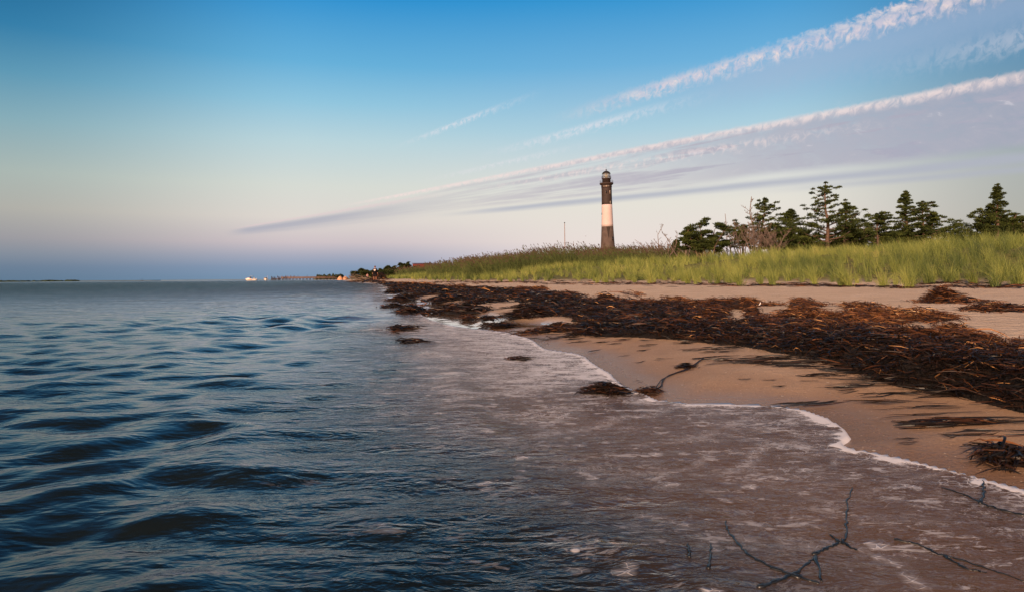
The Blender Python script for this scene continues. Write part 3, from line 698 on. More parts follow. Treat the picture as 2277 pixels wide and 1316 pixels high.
clump(913, 694, 55, 1.2, .11, 700, .22, .014, 'dark seaweed heap standing in the water at the left tip of the pale wet patch', seed=5)
clump(895, 666, 40, 1.5, .11, 400, .28, .02, 'small far seaweed heap at the water line below the distant bank', seed=6)
clump(1010, 667, 110, 1.2, .08, 650, .28, .018, 'long low seaweed streak across the brown sand behind the wet patch', seed=7)
clump(1080, 673, 80, .8, .07, 450, .25, .016, 'short seaweed streak right of the long low streak on the brown sand', seed=8)
clump(985, 654, 120, 2.2, .06, 400, .35, .025, 'thin far seaweed streak high on the brown sand near the bank', seed=9)
clump(870, 683, 55, 1.0, .05, 260, .26, .018, 'narrow seaweed strip at the water line left of the dark heap', seed=10)
clump(880, 649, 40, 2.6, .09, 300, .4, .03, 'farthest dark seaweed tongue reaching into the water', seed=12)
clump(1115, 727, 55, .28, .05, 420, .12, .007, 'low ragged seaweed clump right at the foam edge', seed=13)
clump(1085, 709, 30, .2, .03, 130, .12, .007, 'tiny seaweed tuft between the wet patch and the tall black clump', seed=14)
clump(1040, 707, 28, .25, .03, 110, .13, .008, 'reddish seaweed scrap lying on the pale wet patch', seed=15, dryv=.25)
clump(1235, 735, 120, .40, .05, 900, .14, .007, 'tangled dark seaweed clump with rusty flecks below the bank', seed=16, dryv=.1)
clump(1340, 742, 130, .35, .035, 600, .14, .006, 'loose trail of black seaweed below the lower edge of the bank', seed=17, base=False)
clump(1352, 876, 80, .13, .045, 420, .09, .005, 'dark seaweed clump awash in white foam beside the beach', seed=18, inwater=True)
clump(1440, 876, 40, .07, .03, 160, .07, .004, 'small brown seaweed tangle at the foam edge right of the awash clump', seed=19, dryv=.15)
clump(1525, 818, 36, .14, .02, 170, .07, .004, 'crumpled dark seaweed knot alone on the sand with a curling tail', heading=.9, spread=.8, seed=20, base=False, flat=True)
clump(2105, 672, 100, .75, .17, 1500, .16, .009, 'round mop of dry brown seaweed alone on the pale upper sand', seed=21, dryv=.25, spread=1.2, group='separate seaweed clumps on the upper sand')
clump(2225, 690, 140, .6, .07, 900, .16, .008, 'flat dry seaweed mat at the right edge of the upper sand', seed=22, dryv=.22, group='separate seaweed clumps on the upper sand')
clump(2255, 1030, 110, .14, .035, 420, .11, .005, 'black tangled seaweed clump on the wet sand at the right frame edge', heading=.5, spread=.6, seed=23, group='seaweed clumps on the wet sand')
clump(2110, 948, 150, .07, .016, 110, .13, .0045, 'long brown eelgrass tangle stretched over the sand near the right edge', heading=-.25, spread=.25, seed=24, base=False, flat=True)
clump(900, 733, 50, .7, .016, 140, .2, .012, 'dark weed patch floating in the water left of the wet patch', seed=25, inwater=True, group='floating seaweed patches')
clump(925, 762, 60, .25, .012, 110, .15, .009, 'thin floating weed strip nearer than the floating dark weed patch', seed=26, inwater=True, group='floating seaweed patches')
clump(1150, 801, 45, .16, .006, 60, .1, .006, 'small dark floating weed patch in the foamy shallows', seed=27, inwater=True, base=False, group='floating seaweed patches')
clump(806, 625, 80, 2.6, .25, 900, .6, .05, 'dark seaweed washed up along the edge of the far point', seed=29, dryv=.1)
clump(843, 621, 34, 3.2, .95, 900, .5, .05, 'steep brown heap of seaweed beside the standing person', seed=28, dryv=.2, name='seaweed_heap', cat='seaweed heap', group=None)

# loose strands on the sand: streak groups following the swash lines
mb = MB()
def streak(px, py, wpx, hpx, n, L, Wd, heading=0.0, spread=.14, dryv=0.0, seed=0):
    r2 = np.random.default_rng(seed+500); xs_ = []; n = max(3, int(n*.19))
    for _ in range(n):
        x_, y_, z_ = hit(px+r2.normal(0, wpx*.3), py+r2.normal(0, hpx*.3)); xs_.append((x_, y_, z_))
    kb = 3; C_ = np.repeat(np.array(xs_, float), kb, 0); m_ = len(C_)
    hd = np.repeat(r2.normal(heading, spread, n), kb)+r2.normal(0, .07, m_); cu = np.repeat(r2.normal(0, .5, n), kb)+r2.normal(0, .15, m_)
    C_[:, :2] += r2.normal(0, 1, (m_, 2))*[L*.25, .008]
    P, Wt, s2 = blades(C_, L*1.25*r2.uniform(.4, 1.3, m_), Wd*.85*r2.uniform(.6, 1.3, m_), hd, cu, r2.uniform(0, .006, m_), 6, r2)
    P[..., 2] = land_z(P[..., 0].ravel(), P[..., 1].ravel()).reshape(P.shape[:2])+.005+np.clip(P[..., 2]-C_[:, 2:3], 0, .02)+(r2.random((m_, 1))**1.5)*.011
    tl = r2.uniform(.3, 1.4, m_)*r2.choice([-1, 1], m_); s2 = np.stack([-np.sin(hd)*np.cos(tl), np.cos(hd)*np.cos(tl), np.sin(tl)], 1)
    mb.ribbons(P, Wt, s2, np.clip(r2.beta(1.0, 5, m_)*.8+dryv, 0, 1))
for i, a_ in enumerate([(1740, 806, 190, 20, 190, .16, .006, -.05), (1600, 780, 110, 20, 70, .11, .005, .0), (1900, 826, 160, 14, 90, .17, .006, -.18), (2050, 845, 220, 22, 170, .2, .006, -.22),
        (2180, 872, 200, 26, 190, .18, .006, -.22), (1930, 858, 190, 20, 22, .15, .0045, -.15), (1950, 880, 210, 14, 26, .16, .0045, -.12), (1815, 836, 90, 5, 12, .14, .005, 0), (1860, 866, 120, 12, 16, .12, .005, -.1),
        (1830, 902, 180, 8, 14, .16, .0045, .05), (1980, 902, 120, 18, 10, .12, .004, -.4), (2090, 915, 140, 20, 6, .13, .0035, -.3), (1440, 762, 260, 30, 80, .09, .005, .2), (1560, 755, 240, 18, 110, .12, .005, -.02),
        (1360, 790, 160, 70, 18, .08, .004, .5), (1500, 830, 200, 60, 12, .07, .0035, .3), (2060, 935, 200, 18, 22, .15, .004, -.15), (2190, 972, 130, 14, 20, .13, .0045, -.2), (2230, 945, 140, 8, 8, .16, .0045, -.1),
        (1700, 860, 400, 60, 22, .06, .003, .1), (2000, 1000, 300, 70, 10, .05, .003, -.2), (1250, 752, 160, 14, 60, .1, .005, .1), (1420, 860, 90, 40, 10, .08, .003, .8),
        (1050, 712, 220, 30, 60, .10, .006, .25), (1000, 725, 160, 20, 30, .10, .006, .25), (980, 700, 160, 22, 36, .12, .007, .3), (1070, 680, 260, 30, 160, .16, .009, .15), (960, 660, 160, 20, 110, .25, .015, .2), (1100, 660, 200, 10, 60, .22, .014, .1),
        (1180, 755, 60, 14, 12, .07, .004, .4), (1290, 760, 180, 8, 20, .08, .004, .0)]):
    streak(*a_, seed=i)
# dry scraps strewn over the upper sand and round the grass
n = 5200; yy = 5+rng.random(n)**1.6*60; xd = np.interp(yy, GD[:, 0], GD[:, 1]); xx = xd+rng.normal(-.4, .8, n)*np.clip(yy/15, .6, 2)
k = fbm(xx*.9, yy*.9, 3) > .48; xx, yy = xx[k], yy[k]
P, Wt, s2 = blades(np.stack([xx, yy, land_z(xx, yy)+.012], 1), rng.uniform(.15, .5, len(xx)), rng.uniform(.012, .03, len(xx)), rng.normal(.1, .5, len(xx)), rng.normal(0, .8, len(xx)), rng.uniform(0, .02, len(xx)))
mb.ribbons(P, Wt, s2, np.clip(rng.beta(2, 3.5, len(xx)), 0, 1))
tag(mb.build('seaweed_strands', M_weed), 'loose eelgrass strands and scraps scattered over the sand in thin streaks', 'seaweed', kind='stuff')
# long curling tail of the knot, and single green blades
mb = MB()
for k_ in range(3):
    pts = [hit(x_, y_) for x_, y_ in ((1540, 800), (1562, 798), (1545, 812), (1522, 826), (1488, 838), (1470, 848), (1466, 862), (1450, 872), (1425, 880))]
    pts = np.array(pts, float)+rng.normal(0, .008, (9, 3))*[1, 1, 0]; pts[:, 2] += .008
    tq = np.linspace(0, 8, 40); pts = np.stack([np.interp(tq, range(9), pts[:, c]) for c in range(3)], 1)
    pts[:, 2] = land_z(pts[:, 0], pts[:, 1])+.006
    mb.tube(pts, .0022, 4, .3)
tag(mb.build('seaweed_string', M_weed), 'thin dark seaweed string curling down the sand to the foam', 'seaweed string')

# ------------------------------------------------------------------ twigs awash in the foreground
def twig(name, lines, rad, label):
    mb = MB()
    for ln in lines:
        P = []
        for (x_, y_) in ln:
            ax, bz = ray(x_, y_); yy = -(CAMH-.01)/bz; xx = ax*yy; P.append((xx, yy, surf_z(xx, yy)+.0015))
        P = np.array(P); m_ = len(P); tq = np.linspace(0, m_-1, m_*6)
        P = np.stack([np.interp(tq, range(m_), P[:, c]) for c in range(3)], 1); P[:, :2] += rng.normal(0, .0015, (len(P), 2))
        r_ = np.linspace(1, .45, len(P))*rad*(1+.3*np.sin(tq*9)); P[:, 2] -= .0010; mb.tube(P, r_*.85, 6)
    c0 = P.mean(0)
    return tag(mb.build(name, M_twig, smooth=True), label, 'twig', 'dark twigs awash in the shallows')
twig('twig', [[(2277, 1142), (2230, 1130), (2190, 1118), (2150, 1098), (2097, 1080)], [(2182, 1115), (2188, 1090), (2187, 1066)]], .004, 'long straight dark twig lying from the foam edge to the right frame edge')
twig('twig', [[(1812, 1228), (1840, 1212), (1870, 1200), (1884, 1185), (1882, 1150), (1886, 1110), (1895, 1080)], [(1872, 1200), (1905, 1218)], [(1868, 1200), (1845, 1182)]], .0035, 'forked dark twig pointing away from the camera into the foam')
twig('twig', [[(1690, 1310), (1730, 1292), (1765, 1275), (1795, 1250), (1814, 1230)], [(1812, 1232), (1828, 1290)], [(1765, 1276), (1820, 1296)]], .004, 'dark branching twig at the bottom edge below the forked twig')
twig('twig', [[(1780, 1285), (1716, 1262), (1670, 1239), (1640, 1205), (1620, 1178), (1614, 1154)]], .0035, 'bent dark twig curving up and left from the branching twig at the bottom')
twig('twig', [[(1575, 1270), (1579, 1235), (1581, 1204)]], .003, 'short upright dark twig left of the bent twig')
twig('twig', [[(1534, 1244), (1531, 1225), (1529, 1208)]], .0028, 'shortest dark twig, leftmost of those in the brown water')
twig('twig', [[(1990, 1195), (2040, 1205), (2090, 1228), (2140, 1240), (2200, 1262), (2277, 1290)], [(2100, 1230), (2150, 1262), (2190, 1270)]], .003, 'long dim weed stem under the water near the lower right corner')  # a string of weed, shaped and tagged like the twigs

# ------------------------------------------------------------------ beach grass
def tufts(cx, cy, nb, h, wdt, seg=4, spread=.26, rg=rng, lean=(-.30, .05)):
    "blades of many tufts: centres (n,), nb blades per tuft"
    n = len(cx); tot = n*nb
    X0 = np.repeat(cx, nb)+rg.normal(0, .045, tot); Y0 = np.repeat(cy, nb)+rg.normal(0, .045, tot)
    hh_ = np.repeat(h, nb)*rg.uniform(.45, 1.12, tot)
    az_ = rg.uniform(0, 6.283, tot); out_ = np.abs(rg.normal(0, spread, tot))
    lx = np.cos(az_)*out_+lean[0]*rg.uniform(.0, 1, tot)*.45; ly = np.sin(az_)*out_+lean[1]
    t = np.linspace(0, 1, seg)[None, :]
    dr = t*.55+.75*t**2.2
    P = np.stack([X0[:, None]+lx[:, None]*hh_[:, None]*dr*1.5, Y0[:, None]+ly[:, None]*hh_[:, None]*dr*1.5,
                  np.repeat(land_z(cx, cy), nb)[:, None]-.03+hh_[:, None]*(t-.28*(np.hypot(lx, ly)[:, None]*2.2)*t**2.5)], 2)
    Wt = (np.repeat(wdt, nb)*rg.uniform(.6, 1.3, tot))[:, None]*(1-t**1.6*.93)
    sa = rg.uniform(-.9, .9, tot); side = np.stack([np.cos(sa), np.sin(sa), np.zeros(tot)], 1)
    col = np.clip(np.repeat(rg.beta(3, 3.2, n), nb)*.45+rg.beta(1.1, 1.5, tot)*.55, 0, 1)
    return P, Wt, side, col
front = [(1446, 631.5), (1530, 632), (1596, 632), (1646, 636.5), (1693, 634), (1719, 636), (1810, 634), (1873, 637.5), (1888, 638), (1964, 638.5), (2023, 641), (2067, 632), (2109, 629), (2166, 631), (2213, 640), (2257, 635), (1350, 629.5)]
flabel = ['yellow green grass tuft on the sand in front of the bare shrubs', 'low grass tuft on the sand below the windswept round cedar', 'grass tuft with dark seaweed at its foot below the dead tree',
  'wide grass tuft rooted in a dark seaweed scrap below the leaning cedar', 'short grass tuft right of the widest one in the front row', 'lopsided grass tuft standing in thin seaweed left of the tallest cedar',
  'grass tuft directly below the tallest cedar', 'tall bright grass tuft right of the tallest cedar in the front row', 'slim grass tuft close beside the tall bright one', 'broad loose grass tuft on a dark scrap below the conical cedar',
  'fan shaped grass tuft standing farthest forward on its own dark patch', 'upright grass tuft just right of the fan shaped one', 'small grass tuft set back in the gap of the front row', 'deep green grass tuft left of the forward pair at the right',
  'forward grass tuft over a black seaweed patch near the right edge', 'last tall grass tuft beside the right frame edge', 'first grass tuft of the front row, farthest left and smallest']
fr_xy = []
for i, ((px, py), lb) in enumerate(zip(front, flabel)):
    x_, y_, z_ = hit(px, py); x_, y_ = float(x_), float(y_); fr_xy.append((x_, y_))
    hgt = .50*(y_/13)**.5 if y_ < 30 else .8
    hgt = min(max(62/F*y_*.95, .45), .95) if i not in (4, 12, 16) else .45
    P, Wt, s2, col = tufts(np.array([x_]), np.array([y_]), 90, np.array([hgt]), np.array([.010]), 6, .34)
    P -= np.array([x_, y_, z_]); V_, Q_ = ribbons(P, Wt, s2)
    o = obj_np('grass_tuft', M_grass, V_, Q_, None, {'rnd': np.repeat(col, 12)}, None, True, (x_, y_, float(z_)))
    tag(o, lb, 'grass tuft', 'grass tufts along the edge of the sand')
    # dark scrap round its foot belongs to the seaweed strands: a flat scatter
mb = MB()
for (x_, y_) in fr_xy:
    n = 70; cx_ = x_+rng.normal(0, .30, n); cy_ = y_+rng.normal(-.05, .16, n)
    P, Wt, s2 = blades(np.stack([cx_, cy_, land_z(cx_, cy_)+rng.uniform(.005, .035, n)], 1), rng.uniform(.1, .3, n), rng.uniform(.01, .022, n), rng.normal(0, .4, n), rng.normal(0, .8, n), rng.uniform(0, .02, n))
    mb.ribbons(P, Wt, s2, rng.beta(1.6, 4, n))
tag(mb.build('seaweed_scraps', M_weed), 'dark dry seaweed scraps lodged around the feet of the front grass tufts', 'seaweed', kind='stuff')

Ps = []
def field(y0, y1, dens, nb, hmean, wd_, seg, dmin, dmax):
    area_x0 = np.interp((y0+y1)/2, GD[:, 0], GD[:, 1])
    n = int((y1-y0)*(dmax-dmin)*dens)
    yy = rng.uniform(y0, y1, n); dd = rng.uniform(dmin, dmax, n); xx = np.interp(yy, GD[:, 0], GD[:, 1])+dd/.93
    k = (xx/yy < .92) & (xx/yy > -.30) & (dd > .2+3.2*fbm(xx*.55, yy*.5, 2)-1.7)
    dens2 = smooth(dd, -.2, 3.5)*.75+.25
    k &= rng.random(n) < dens2*smooth(fbm(xx*.33+3, yy*.33, 3), .22, .42)
    xx, yy, dd = xx[k], yy[k], dd[k]
    h = hmean*rng.uniform(.65, 1.2, len(xx))*(.75+.3*fbm(xx*.2, yy*.2+5, 2)*2*.7)
    P, Wt, s2, col = tufts(xx, yy, nb, h, np.full(len(xx), wd_), seg, .27)
    # zones: greener low swards, straw-yellow heads on the ridge
    z_ = np.repeat(fbm(xx*.25+9, yy*.18, 3), nb); col = np.clip(col+(z_-.5)*.9, 0, 1)
    V_, Q_ = ribbons(P, Wt, s2); Ps.append((V_, Q_, np.repeat(col, seg*2)))
field(8, 22, 4.8, 54, .68, .0075, 5, -.6, 24)
field(22, 36, 3.6, 42, .72, .010, 4, -.6, 26)
field(36, 70, 2.0, 24, .75, .020, 4, -.8, 22)
field(70, 130, 1.1, 20, .75, .04, 3, -.6, 20)
field(130, 300, .35, 16, .8, .09, 3, -.6, 20)
VV = []; QQ = []; RR = []; n0 = 0
for V_, Q_, r_ in Ps: VV.append(V_); QQ.append(Q_+n0); RR.append(r_); n0 += len(V_)
o = obj_np('dune_grass', M_grass, np.concatenate(VV), np.concatenate(QQ), None, {'rnd': np.concatenate(RR)})
tag(o, 'dense yellow green beach grass covering the low dune', 'grass', kind='stuff'); print('grass verts', n0)

# reeds behind the grass
def reeds(y0, y1, pxa, pxb, n, hmean):
    yy = y0+(y1-y0)*rng.random(n); px = rng.uniform(pxa, pxb, n)
    xx = (px-CX)/F*yy; h = hmean*rng.uniform(.6, 1.1, n)*(.8+.4*fbm(xx*.3, yy*.3, 2)); z0 = land_z(xx, yy)
    lean_ = rng.normal(-.12, .14, n); seg = 4; t = np.linspace(0, 1, seg)[None, :]
    sc = np.clip(yy/75, .7, 2)
    P = np.stack([xx[:, None]+lean_[:, None]*h[:, None]*t**1.8, yy[:, None]+0*t, z0[:, None]+h[:, None]*t], 2)
    Wt = (.016*sc)[:, None]*(1.2-t*.6); side = np.tile([1., 0, 0], (n, 1)); out_ = [(P, Wt, side, rng.beta(2, 2.5, n), 0)]
    for q in range(5):
        tb_ = rng.uniform(.2, .95, n); bp = P[:, 0, :]*0; bp[:, 0] = xx+lean_*h*tb_**1.8; bp[:, 1] = yy; bp[:, 2] = z0+h*tb_
        dirx = rng.choice([-1, 1], n)*rng.uniform(.2, .5, n)-.12; L = h*rng.uniform(.16, .30, n)
        tl = np.linspace(0, 1, 3)[None, :]
        PL = np.stack([bp[:, 0:1]+dirx[:, None]*L[:, None]*tl*1.1, bp[:, 1:2]+rng.normal(0, .1, n)[:, None]*tl, bp[:, 2:3]+L[:, None]*(tl*.95-tl**2*.45)], 2)
        out_.append((PL, (.040*sc)[:, None]*(1-tl*.85), np.tile(nrm(np.array([[.5, .3, .8]])), (n, 1)), rng.beta(2, 2.4, n), 0))
    tl = np.linspace(0, 1, 3)[None, :]; L = .26*rng.uniform(.6, 1.3, n); k = rng.random(n) < .7
    tipx = xx+lean_*h
    PP = np.stack([tipx[:, None]-(.10+.1*rng.random(n))[:, None]*tl*L[:, None]*3, yy[:, None]+0*tl, (z0+h)[:, None]-.04+L[:, None]*(tl-.3*tl**2)], 2)[k]
    out_.append((PP, ((.07*sc)[:, None]*np.array([[.4, 1, .25]]))[k], side[k], rng.random(k.sum()), 1))
    return out_
RB = MB(); RP = MB()
for args in ((66, 84, 1030, 1560, 5200, 1.75), (84, 110, 950, 1420, 4200, 1.7), (110, 150, 880, 1240, 3000, 1.5), (56, 66, 1290, 1620, 1500, 1.35), (140, 175, 860, 1060, 1500, 1.6), (66, 84, 1060, 1560, 900, 2.1), (84, 110, 980, 1400, 600, 2.0)):
    for P, Wt, side, col, kind in reeds(*args): (RP if kind else RB).ribbons(P, Wt, side, col)
VA, QA, RA = np.concatenate(RB.V), np.concatenate(RB.Q), np.concatenate(RB.A); VP, QP, RPp = np.concatenate(RP.V), np.concatenate(RP.Q), np.concatenate(RP.A)
me = mesh_np('reeds', np.concatenate([VA, VP]), np.concatenate([QA, QP+len(VA)]), None, {'rnd': np.concatenate([RA, RPp])})
me.materials.append(M_reed); me.materials.append(M_plume); mi = np.zeros(len(QA)+len(QP), dtype=np.int32); mi[len(QA):] = 1; me.polygons.foreach_set('material_index', mi)
o = bpy.data.objects.new('reed_bed', me); link(o); tag(o, 'dark green reed bed with brown plumes behind the beach grass', 'reeds', kind='stuff')

# ------------------------------------------------------------------ trees
def foliage(cent, rad, n_per, size, rg, flat=.45, up=.28):
    "leaf sprays round cluster centres"
    n = len(cent); tot = n*n_per
    u_ = rg.normal(0, 1, (tot, 3)); u_ = nrm(u_)*rg.random((tot, 1))**.45
    r_ = np.repeat(rad, n_per)[:, None]; off_ = u_*r_*[1, 1, flat]
    c = np.repeat(cent, n_per, 0)+off_
    dr = nrm(off_*[1, 1, .6]+rg.normal(0, .35, (tot, 3))*r_+np.array([-.04, 0, up])*r_)
    L = size*rg.uniform(.6, 1.5, tot); t = np.array([0, .5, 1.0])
    P = c[:, None, :]+dr[:, None, :]*L[:, None, None]*t[None, :, None]
    side = nrm(np.cross(dr, rg.normal(0, 1, (tot, 3))))
    Wt = (L*.34)[:, None]*np.array([[.5, 1, .15]])
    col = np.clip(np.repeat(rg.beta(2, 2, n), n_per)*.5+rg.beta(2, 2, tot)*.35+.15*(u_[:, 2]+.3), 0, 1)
    return P, Wt, side, col
def branch_pts(p0, az_, elv, L, rg, n=6, droop=.0, wig=.06):
    t = np.linspace(0, 1, n); dr = np.array([math.cos(az_)*math.cos(elv), math.sin(az_)*math.cos(elv), math.sin(elv)])
    P = np.array(p0)[None, :]+dr[None, :]*L*t[:, None]; P[:, 2] += droop*L*t**2
    P[1:] += rg.normal(0, wig*L/n*2, (n-1, 3)); return P
def cedar(px, ytop, Y, hw, form, label, seed, wind=0.0, lean=0.0, y_low=None, dens=1.0, group='cedar trees along the dune ridge', name='cedar_tree', m=None, base_extra=0.0):
    rg = np.random.default_rng(seed); ax, bz = ray(px, ytop); x_ = ax*Y; zt = CAMH+bz*Y; z0 = float(land_z(np.array([x_]), np.array([Y]))[0])
    h = zt-z0; sp = hw/F*Y; e = empty(name, (x_, Y, z0), label, 'shrub' if name == 'shrub' else 'tree', group); dens *= 1.35 if form == 'bush' else 1.05
    tr = MB(); cl = []; cr = []
    tn = 9; tz = np.linspace(0, 1, tn); trunk = np.stack([lean*h*(tz-1)+rg.normal(0, .012*h, tn)*(tz > 0)*(tz < 1), rg.normal(0, .01*h, tn), tz*h], 1)
    r0 = .028*h+.03
    if form != 'bush':
        tr.tube(trunk, r0*(1-tz*.9), 7)
        def tp(t): return np.array([np.interp(t, tz, trunk[:, c]) for c in range(3)])
        nl = {'cone': 46, 'layer': 34, 'flat': 26}[form]
        for i in range(nl):
            t = {'cone': .14+.84*(i/nl)**.85, 'layer': .18+.78*(i/nl), 'flat': .40+.56*(i/nl)}[form]
            if form == 'cone': L = sp*(1.25*(1-t)**.85+.08)*rg.uniform(.7, 1.25); elv = R(rg.uniform(2, 22))
            elif form == 'layer':
                L = sp*(1.25-1.08*max(0, (t-.22)/.78))*rg.uniform(.7, 1.25); elv = R(rg.uniform(0, 22))
                if .66 < t < .74: L *= .6
            else: L = sp*rg.uniform(.8, 1.4)*(1-.3*t); elv = R(rg.uniform(5, 35))
            az_ = rg.uniform(-1, 1)*rg.uniform(.3, 1.5)+(0 if i % 2 else math.pi); bx = math.cos(az_)
            L *= 1+wind*bx
            p = branch_pts(tp(t), az_, elv, L, rg, 6, .12 if form != 'cone' else .05)
            tr.tube(p, np.linspace(.30*r0*(1.1-t)+.012, .008, 6), 4)
            k = max(2, int(L/(.13*h**.5+.12)))
            for q in np.linspace(.34, 1.0, k):
                c = np.array([np.interp(q, np.linspace(0, 1, 6), p[:, j]) for j in range(3)])
                cl.append(c+rg.normal(0, .05*L+.03, 3)*[1, 1, .4]); cr.append((.11*L+.15)*rg.uniform(.7, 1.3)*(1.15-.35*q))
                if rg.random() < .55: cl.append(c+rg.normal(0, .13*L+.04, 3)*[1, 1, .35]); cr.append((.08*L+.11)*rg.uniform(.7, 1.2))
        for q in np.linspace(.86, 1.0, 4): cl.append(tp(q)); cr.append(.10+(1-q)*.5*sp)
    else:
        ns = 9
        for i in range(ns):
            az_ = rg.uniform(0, 6.283); tx = rg.uniform(-1, 1)*sp*.8; elv = math.atan2(h*.85, abs(tx)+.2*sp)
            a2 = (0 if tx > 0 else math.pi)+rg.uniform(-.9, .9)
            p = branch_pts((rg.normal(0, .08*sp), rg.normal(0, .08*sp), 0), a2, min(elv, R(rg.uniform(35, 80))), h*rg.uniform(.75, .98), rg, 7, 0, .09)
            p[:, 0] = np.clip(p[:, 0], -sp, sp); tr.tube(p, np.linspace(r0*.7, .012, 7), 5)
            for b_ in range(7):
                q = rg.uniform(.3, 1); c0 = np.array([np.interp(q, np.linspace(0, 1, 7), p[:, j]) for j in range(3)])
                L = sp*rg.uniform(.25, .6); pb = branch_pts(c0, rg.uniform(0, 6.283), R(rg.uniform(-5, 45)), L, rg, 5, .1)
                pb[:, 2] = np.minimum(pb[:, 2], h*1.0*(1-.30*(np.abs(pb[:, 0])/sp)**2)); pb[:, 0] = np.clip(pb[:, 0], -sp*1.05, sp*1.05)
                tr.tube(pb, np.linspace(.03, .008, 5), 4)
                for qq in (.35, .55, .75, 1): 
                    c = pb[0]*(1-qq)+pb[-1]*qq; cl.append(c+rg.normal(0, .06*sp, 3)*[1, 1, .5]); cr.append(.14*sp*rg.uniform(.7, 1.3)+.09)
    cl = np.array(cl); cr = np.array(cr)
    tr.build('trunk', M_bark, e, True)
    cb = MB(); npx = int(88*dens*(1 if Y < 100 else .5))
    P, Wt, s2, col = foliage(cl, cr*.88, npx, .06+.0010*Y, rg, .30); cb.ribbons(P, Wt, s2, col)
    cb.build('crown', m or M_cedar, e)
    return e
cedar(1570, 488, 50, 46, 'bush', 'low round windswept cedar standing apart at the left end of the tree row', 3, dens=1.2)
cedar(1700, 443, 54, 52, 'layer', 'leaning cedar with tiered branches beside the tall dead tree', 10, wind=.25, lean=.10)
cedar(1728, 492, 55, 36, 'bush', 'dense dark cedar bush at the foot of the leaning cedar', 31)
cedar(1757, 467, 58, 34, 'cone', 'small pointed cedar between the leaning cedar and the tallest one', 5, dens=1.2)
cedar(1837, 407, 55, 58, 'layer', 'tallest cedar with a bare red brown trunk and flat tiers of branches', 12)
cedar(1880, 446, 58, 36, 'layer', 'cedar with open drooping crown just right of the tallest cedar', 14, wind=.3)
cedar(1800, 512, 57, 36, 'bush', 'low dark cedar thicket under the tallest cedar', 33)
cedar(1868, 512, 59, 40, 'bush', 'low cedar thicket right of the tallest cedar trunk', 34)
cedar(1906, 487, 60, 20, 'bush', 'little cedar in the dip right of the drooping one', 35)
cedar(1950, 477, 60, 38, 'flat', 'flat topped cedar left of the conical cedar', 16, dens=1.3)
cedar(1972, 496, 61, 44, 'bush', 'low broad cedar bush under the flat topped cedar', 37)
cedar(2013, 427, 60, 30, 'cone', 'slender conical cedar rising from the scrub', 18, dens=1.25)
cedar(2000, 500, 60, 36, 'bush', 'dark cedar bush around the foot of the conical cedar', 38)
cedar(2052, 450, 58, 26, 'flat', 'small flat crowned cedar right of the conical cedar', 20, dens=1.2)
cedar(2072, 478, 58, 50, 'layer', 'low wide cedar with branches reaching out to the right', 22, wind=.35, dens=1.2)
cedar(2218, 412, 50, 26, 'cone', 'tall narrow cedar near the right edge with a ragged spire', 24, dens=1.2)
cedar(2195, 462, 51, 52, 'layer', 'low sprawling cedar reaching left from the narrow spire', 26, wind=-.35, dens=1.3)
cedar(2262, 450, 50, 36, 'bush', 'bulky dark cedar cut by the right frame edge', 39, dens=1.3)
cedar(2300, 452, 49, 40, 'bush', 'dark cedar mass just beyond the right frame edge', 45, dens=1.0)
cedar(2222, 470, 52, 40, 'bush', 'dark cedar bush around the foot of the narrow spire', 46, dens=1.2)
cedar(1652, 502, 56, 20, 'flat', 'stunted cedar with a one sided branch left of the dead tree', 28, wind=-.5)
cedar(1504, 535, 60, 10, 'cone', 'tiny dark cedar beside the bare round shrub', 47)
cedar(2165, 505, 62, 24, 'bush', 'low pale cedar in the gap before the narrow spire', 48)

def bare(px, ytop, Y, hw, label, seed, depth=4, m=None, name='dead_tree', grp='dead trees and bare shrubs on the dune', stems=1, n1=7, cat='dead tree'):
    rg = np.random.default_rng(seed); ax, bz = ray(px, ytop); x_ = ax*Y; z0 = float(land_z(np.array([x_]), np.array([Y]))[0]); h = CAMH+bz*Y-z0; sp = hw/F*Y
    mb = MB()
    def grow(p0, az_, elv, L, r_, lev):
        p = branch_pts(p0, az_, elv, L, rg, 5, .05, .12); mb.tube(p, np.linspace(r_, max(r_*.4, .005), 5), 4 if lev else 6)
        if lev >= depth: return
        for i in range(n1 if lev == 0 else 4):
            q = rg.uniform(.25, 1.0) if lev == 0 else rg.uniform(.3, 1); c = np.array([np.interp(q, np.linspace(0, 1, 5), p[:, j]) for j in range(3)])
            sl = (min(L, sp*1.3)*(1.15-q*.8) if lev == 0 else L*.6)*rg.uniform(.5, .9)
            grow(c, az_+rg.normal(0, .9) if lev else rg.uniform(0, 6.28), elv*.5+R(rg.uniform(5, 45)) if lev else R(rg.uniform(25, 60)), sl, max(r_*.42*(1.1-q*.4), .007), lev+1)
    for s_ in range(stems):
        a_ = rg.uniform(0, 6.28) if stems > 1 else 0; e_ = R(rg.uniform(50, 82)) if stems > 1 else R(88)
        grow((rg.normal(0, .05), rg.normal(0, .05), 0), a_, e_, h/(math.sin(e_))*(1 if s_ == 0 else rg.uniform(.6, .95)), .011*h+.012, 0)
    o = mb.build(name, m or M_dead, None, True, (x_, Y, z0)); return tag(o, label, cat, grp)
bare(1668, 446, 53, 26, 'tall grey dead tree with bare twigs left of the leaning cedar', 60, 3, n1=16)
bare(1642, 482, 52, 28, 'bare leafless shrub with fanning twigs left of the tall dead tree', 61, 3, stems=4, name='bare_shrub', cat='bare shrub')
bare(1680, 500, 51, 34, 'tangle of dead brown branches under the leaning cedar', 62, 3, stems=7, name='bare_shrub', cat='bare shrub')
bare(1720, 510, 51, 36, 'dead brown brush spreading right from under the leaning cedar', 63, 3, stems=6, name='bare_shrub', cat='bare shrub')
bare(1519, 503, 56, 18, 'round bare shrub left of the windswept round cedar', 64, 3, stems=4, name='bare_shrub', cat='bare shrub')
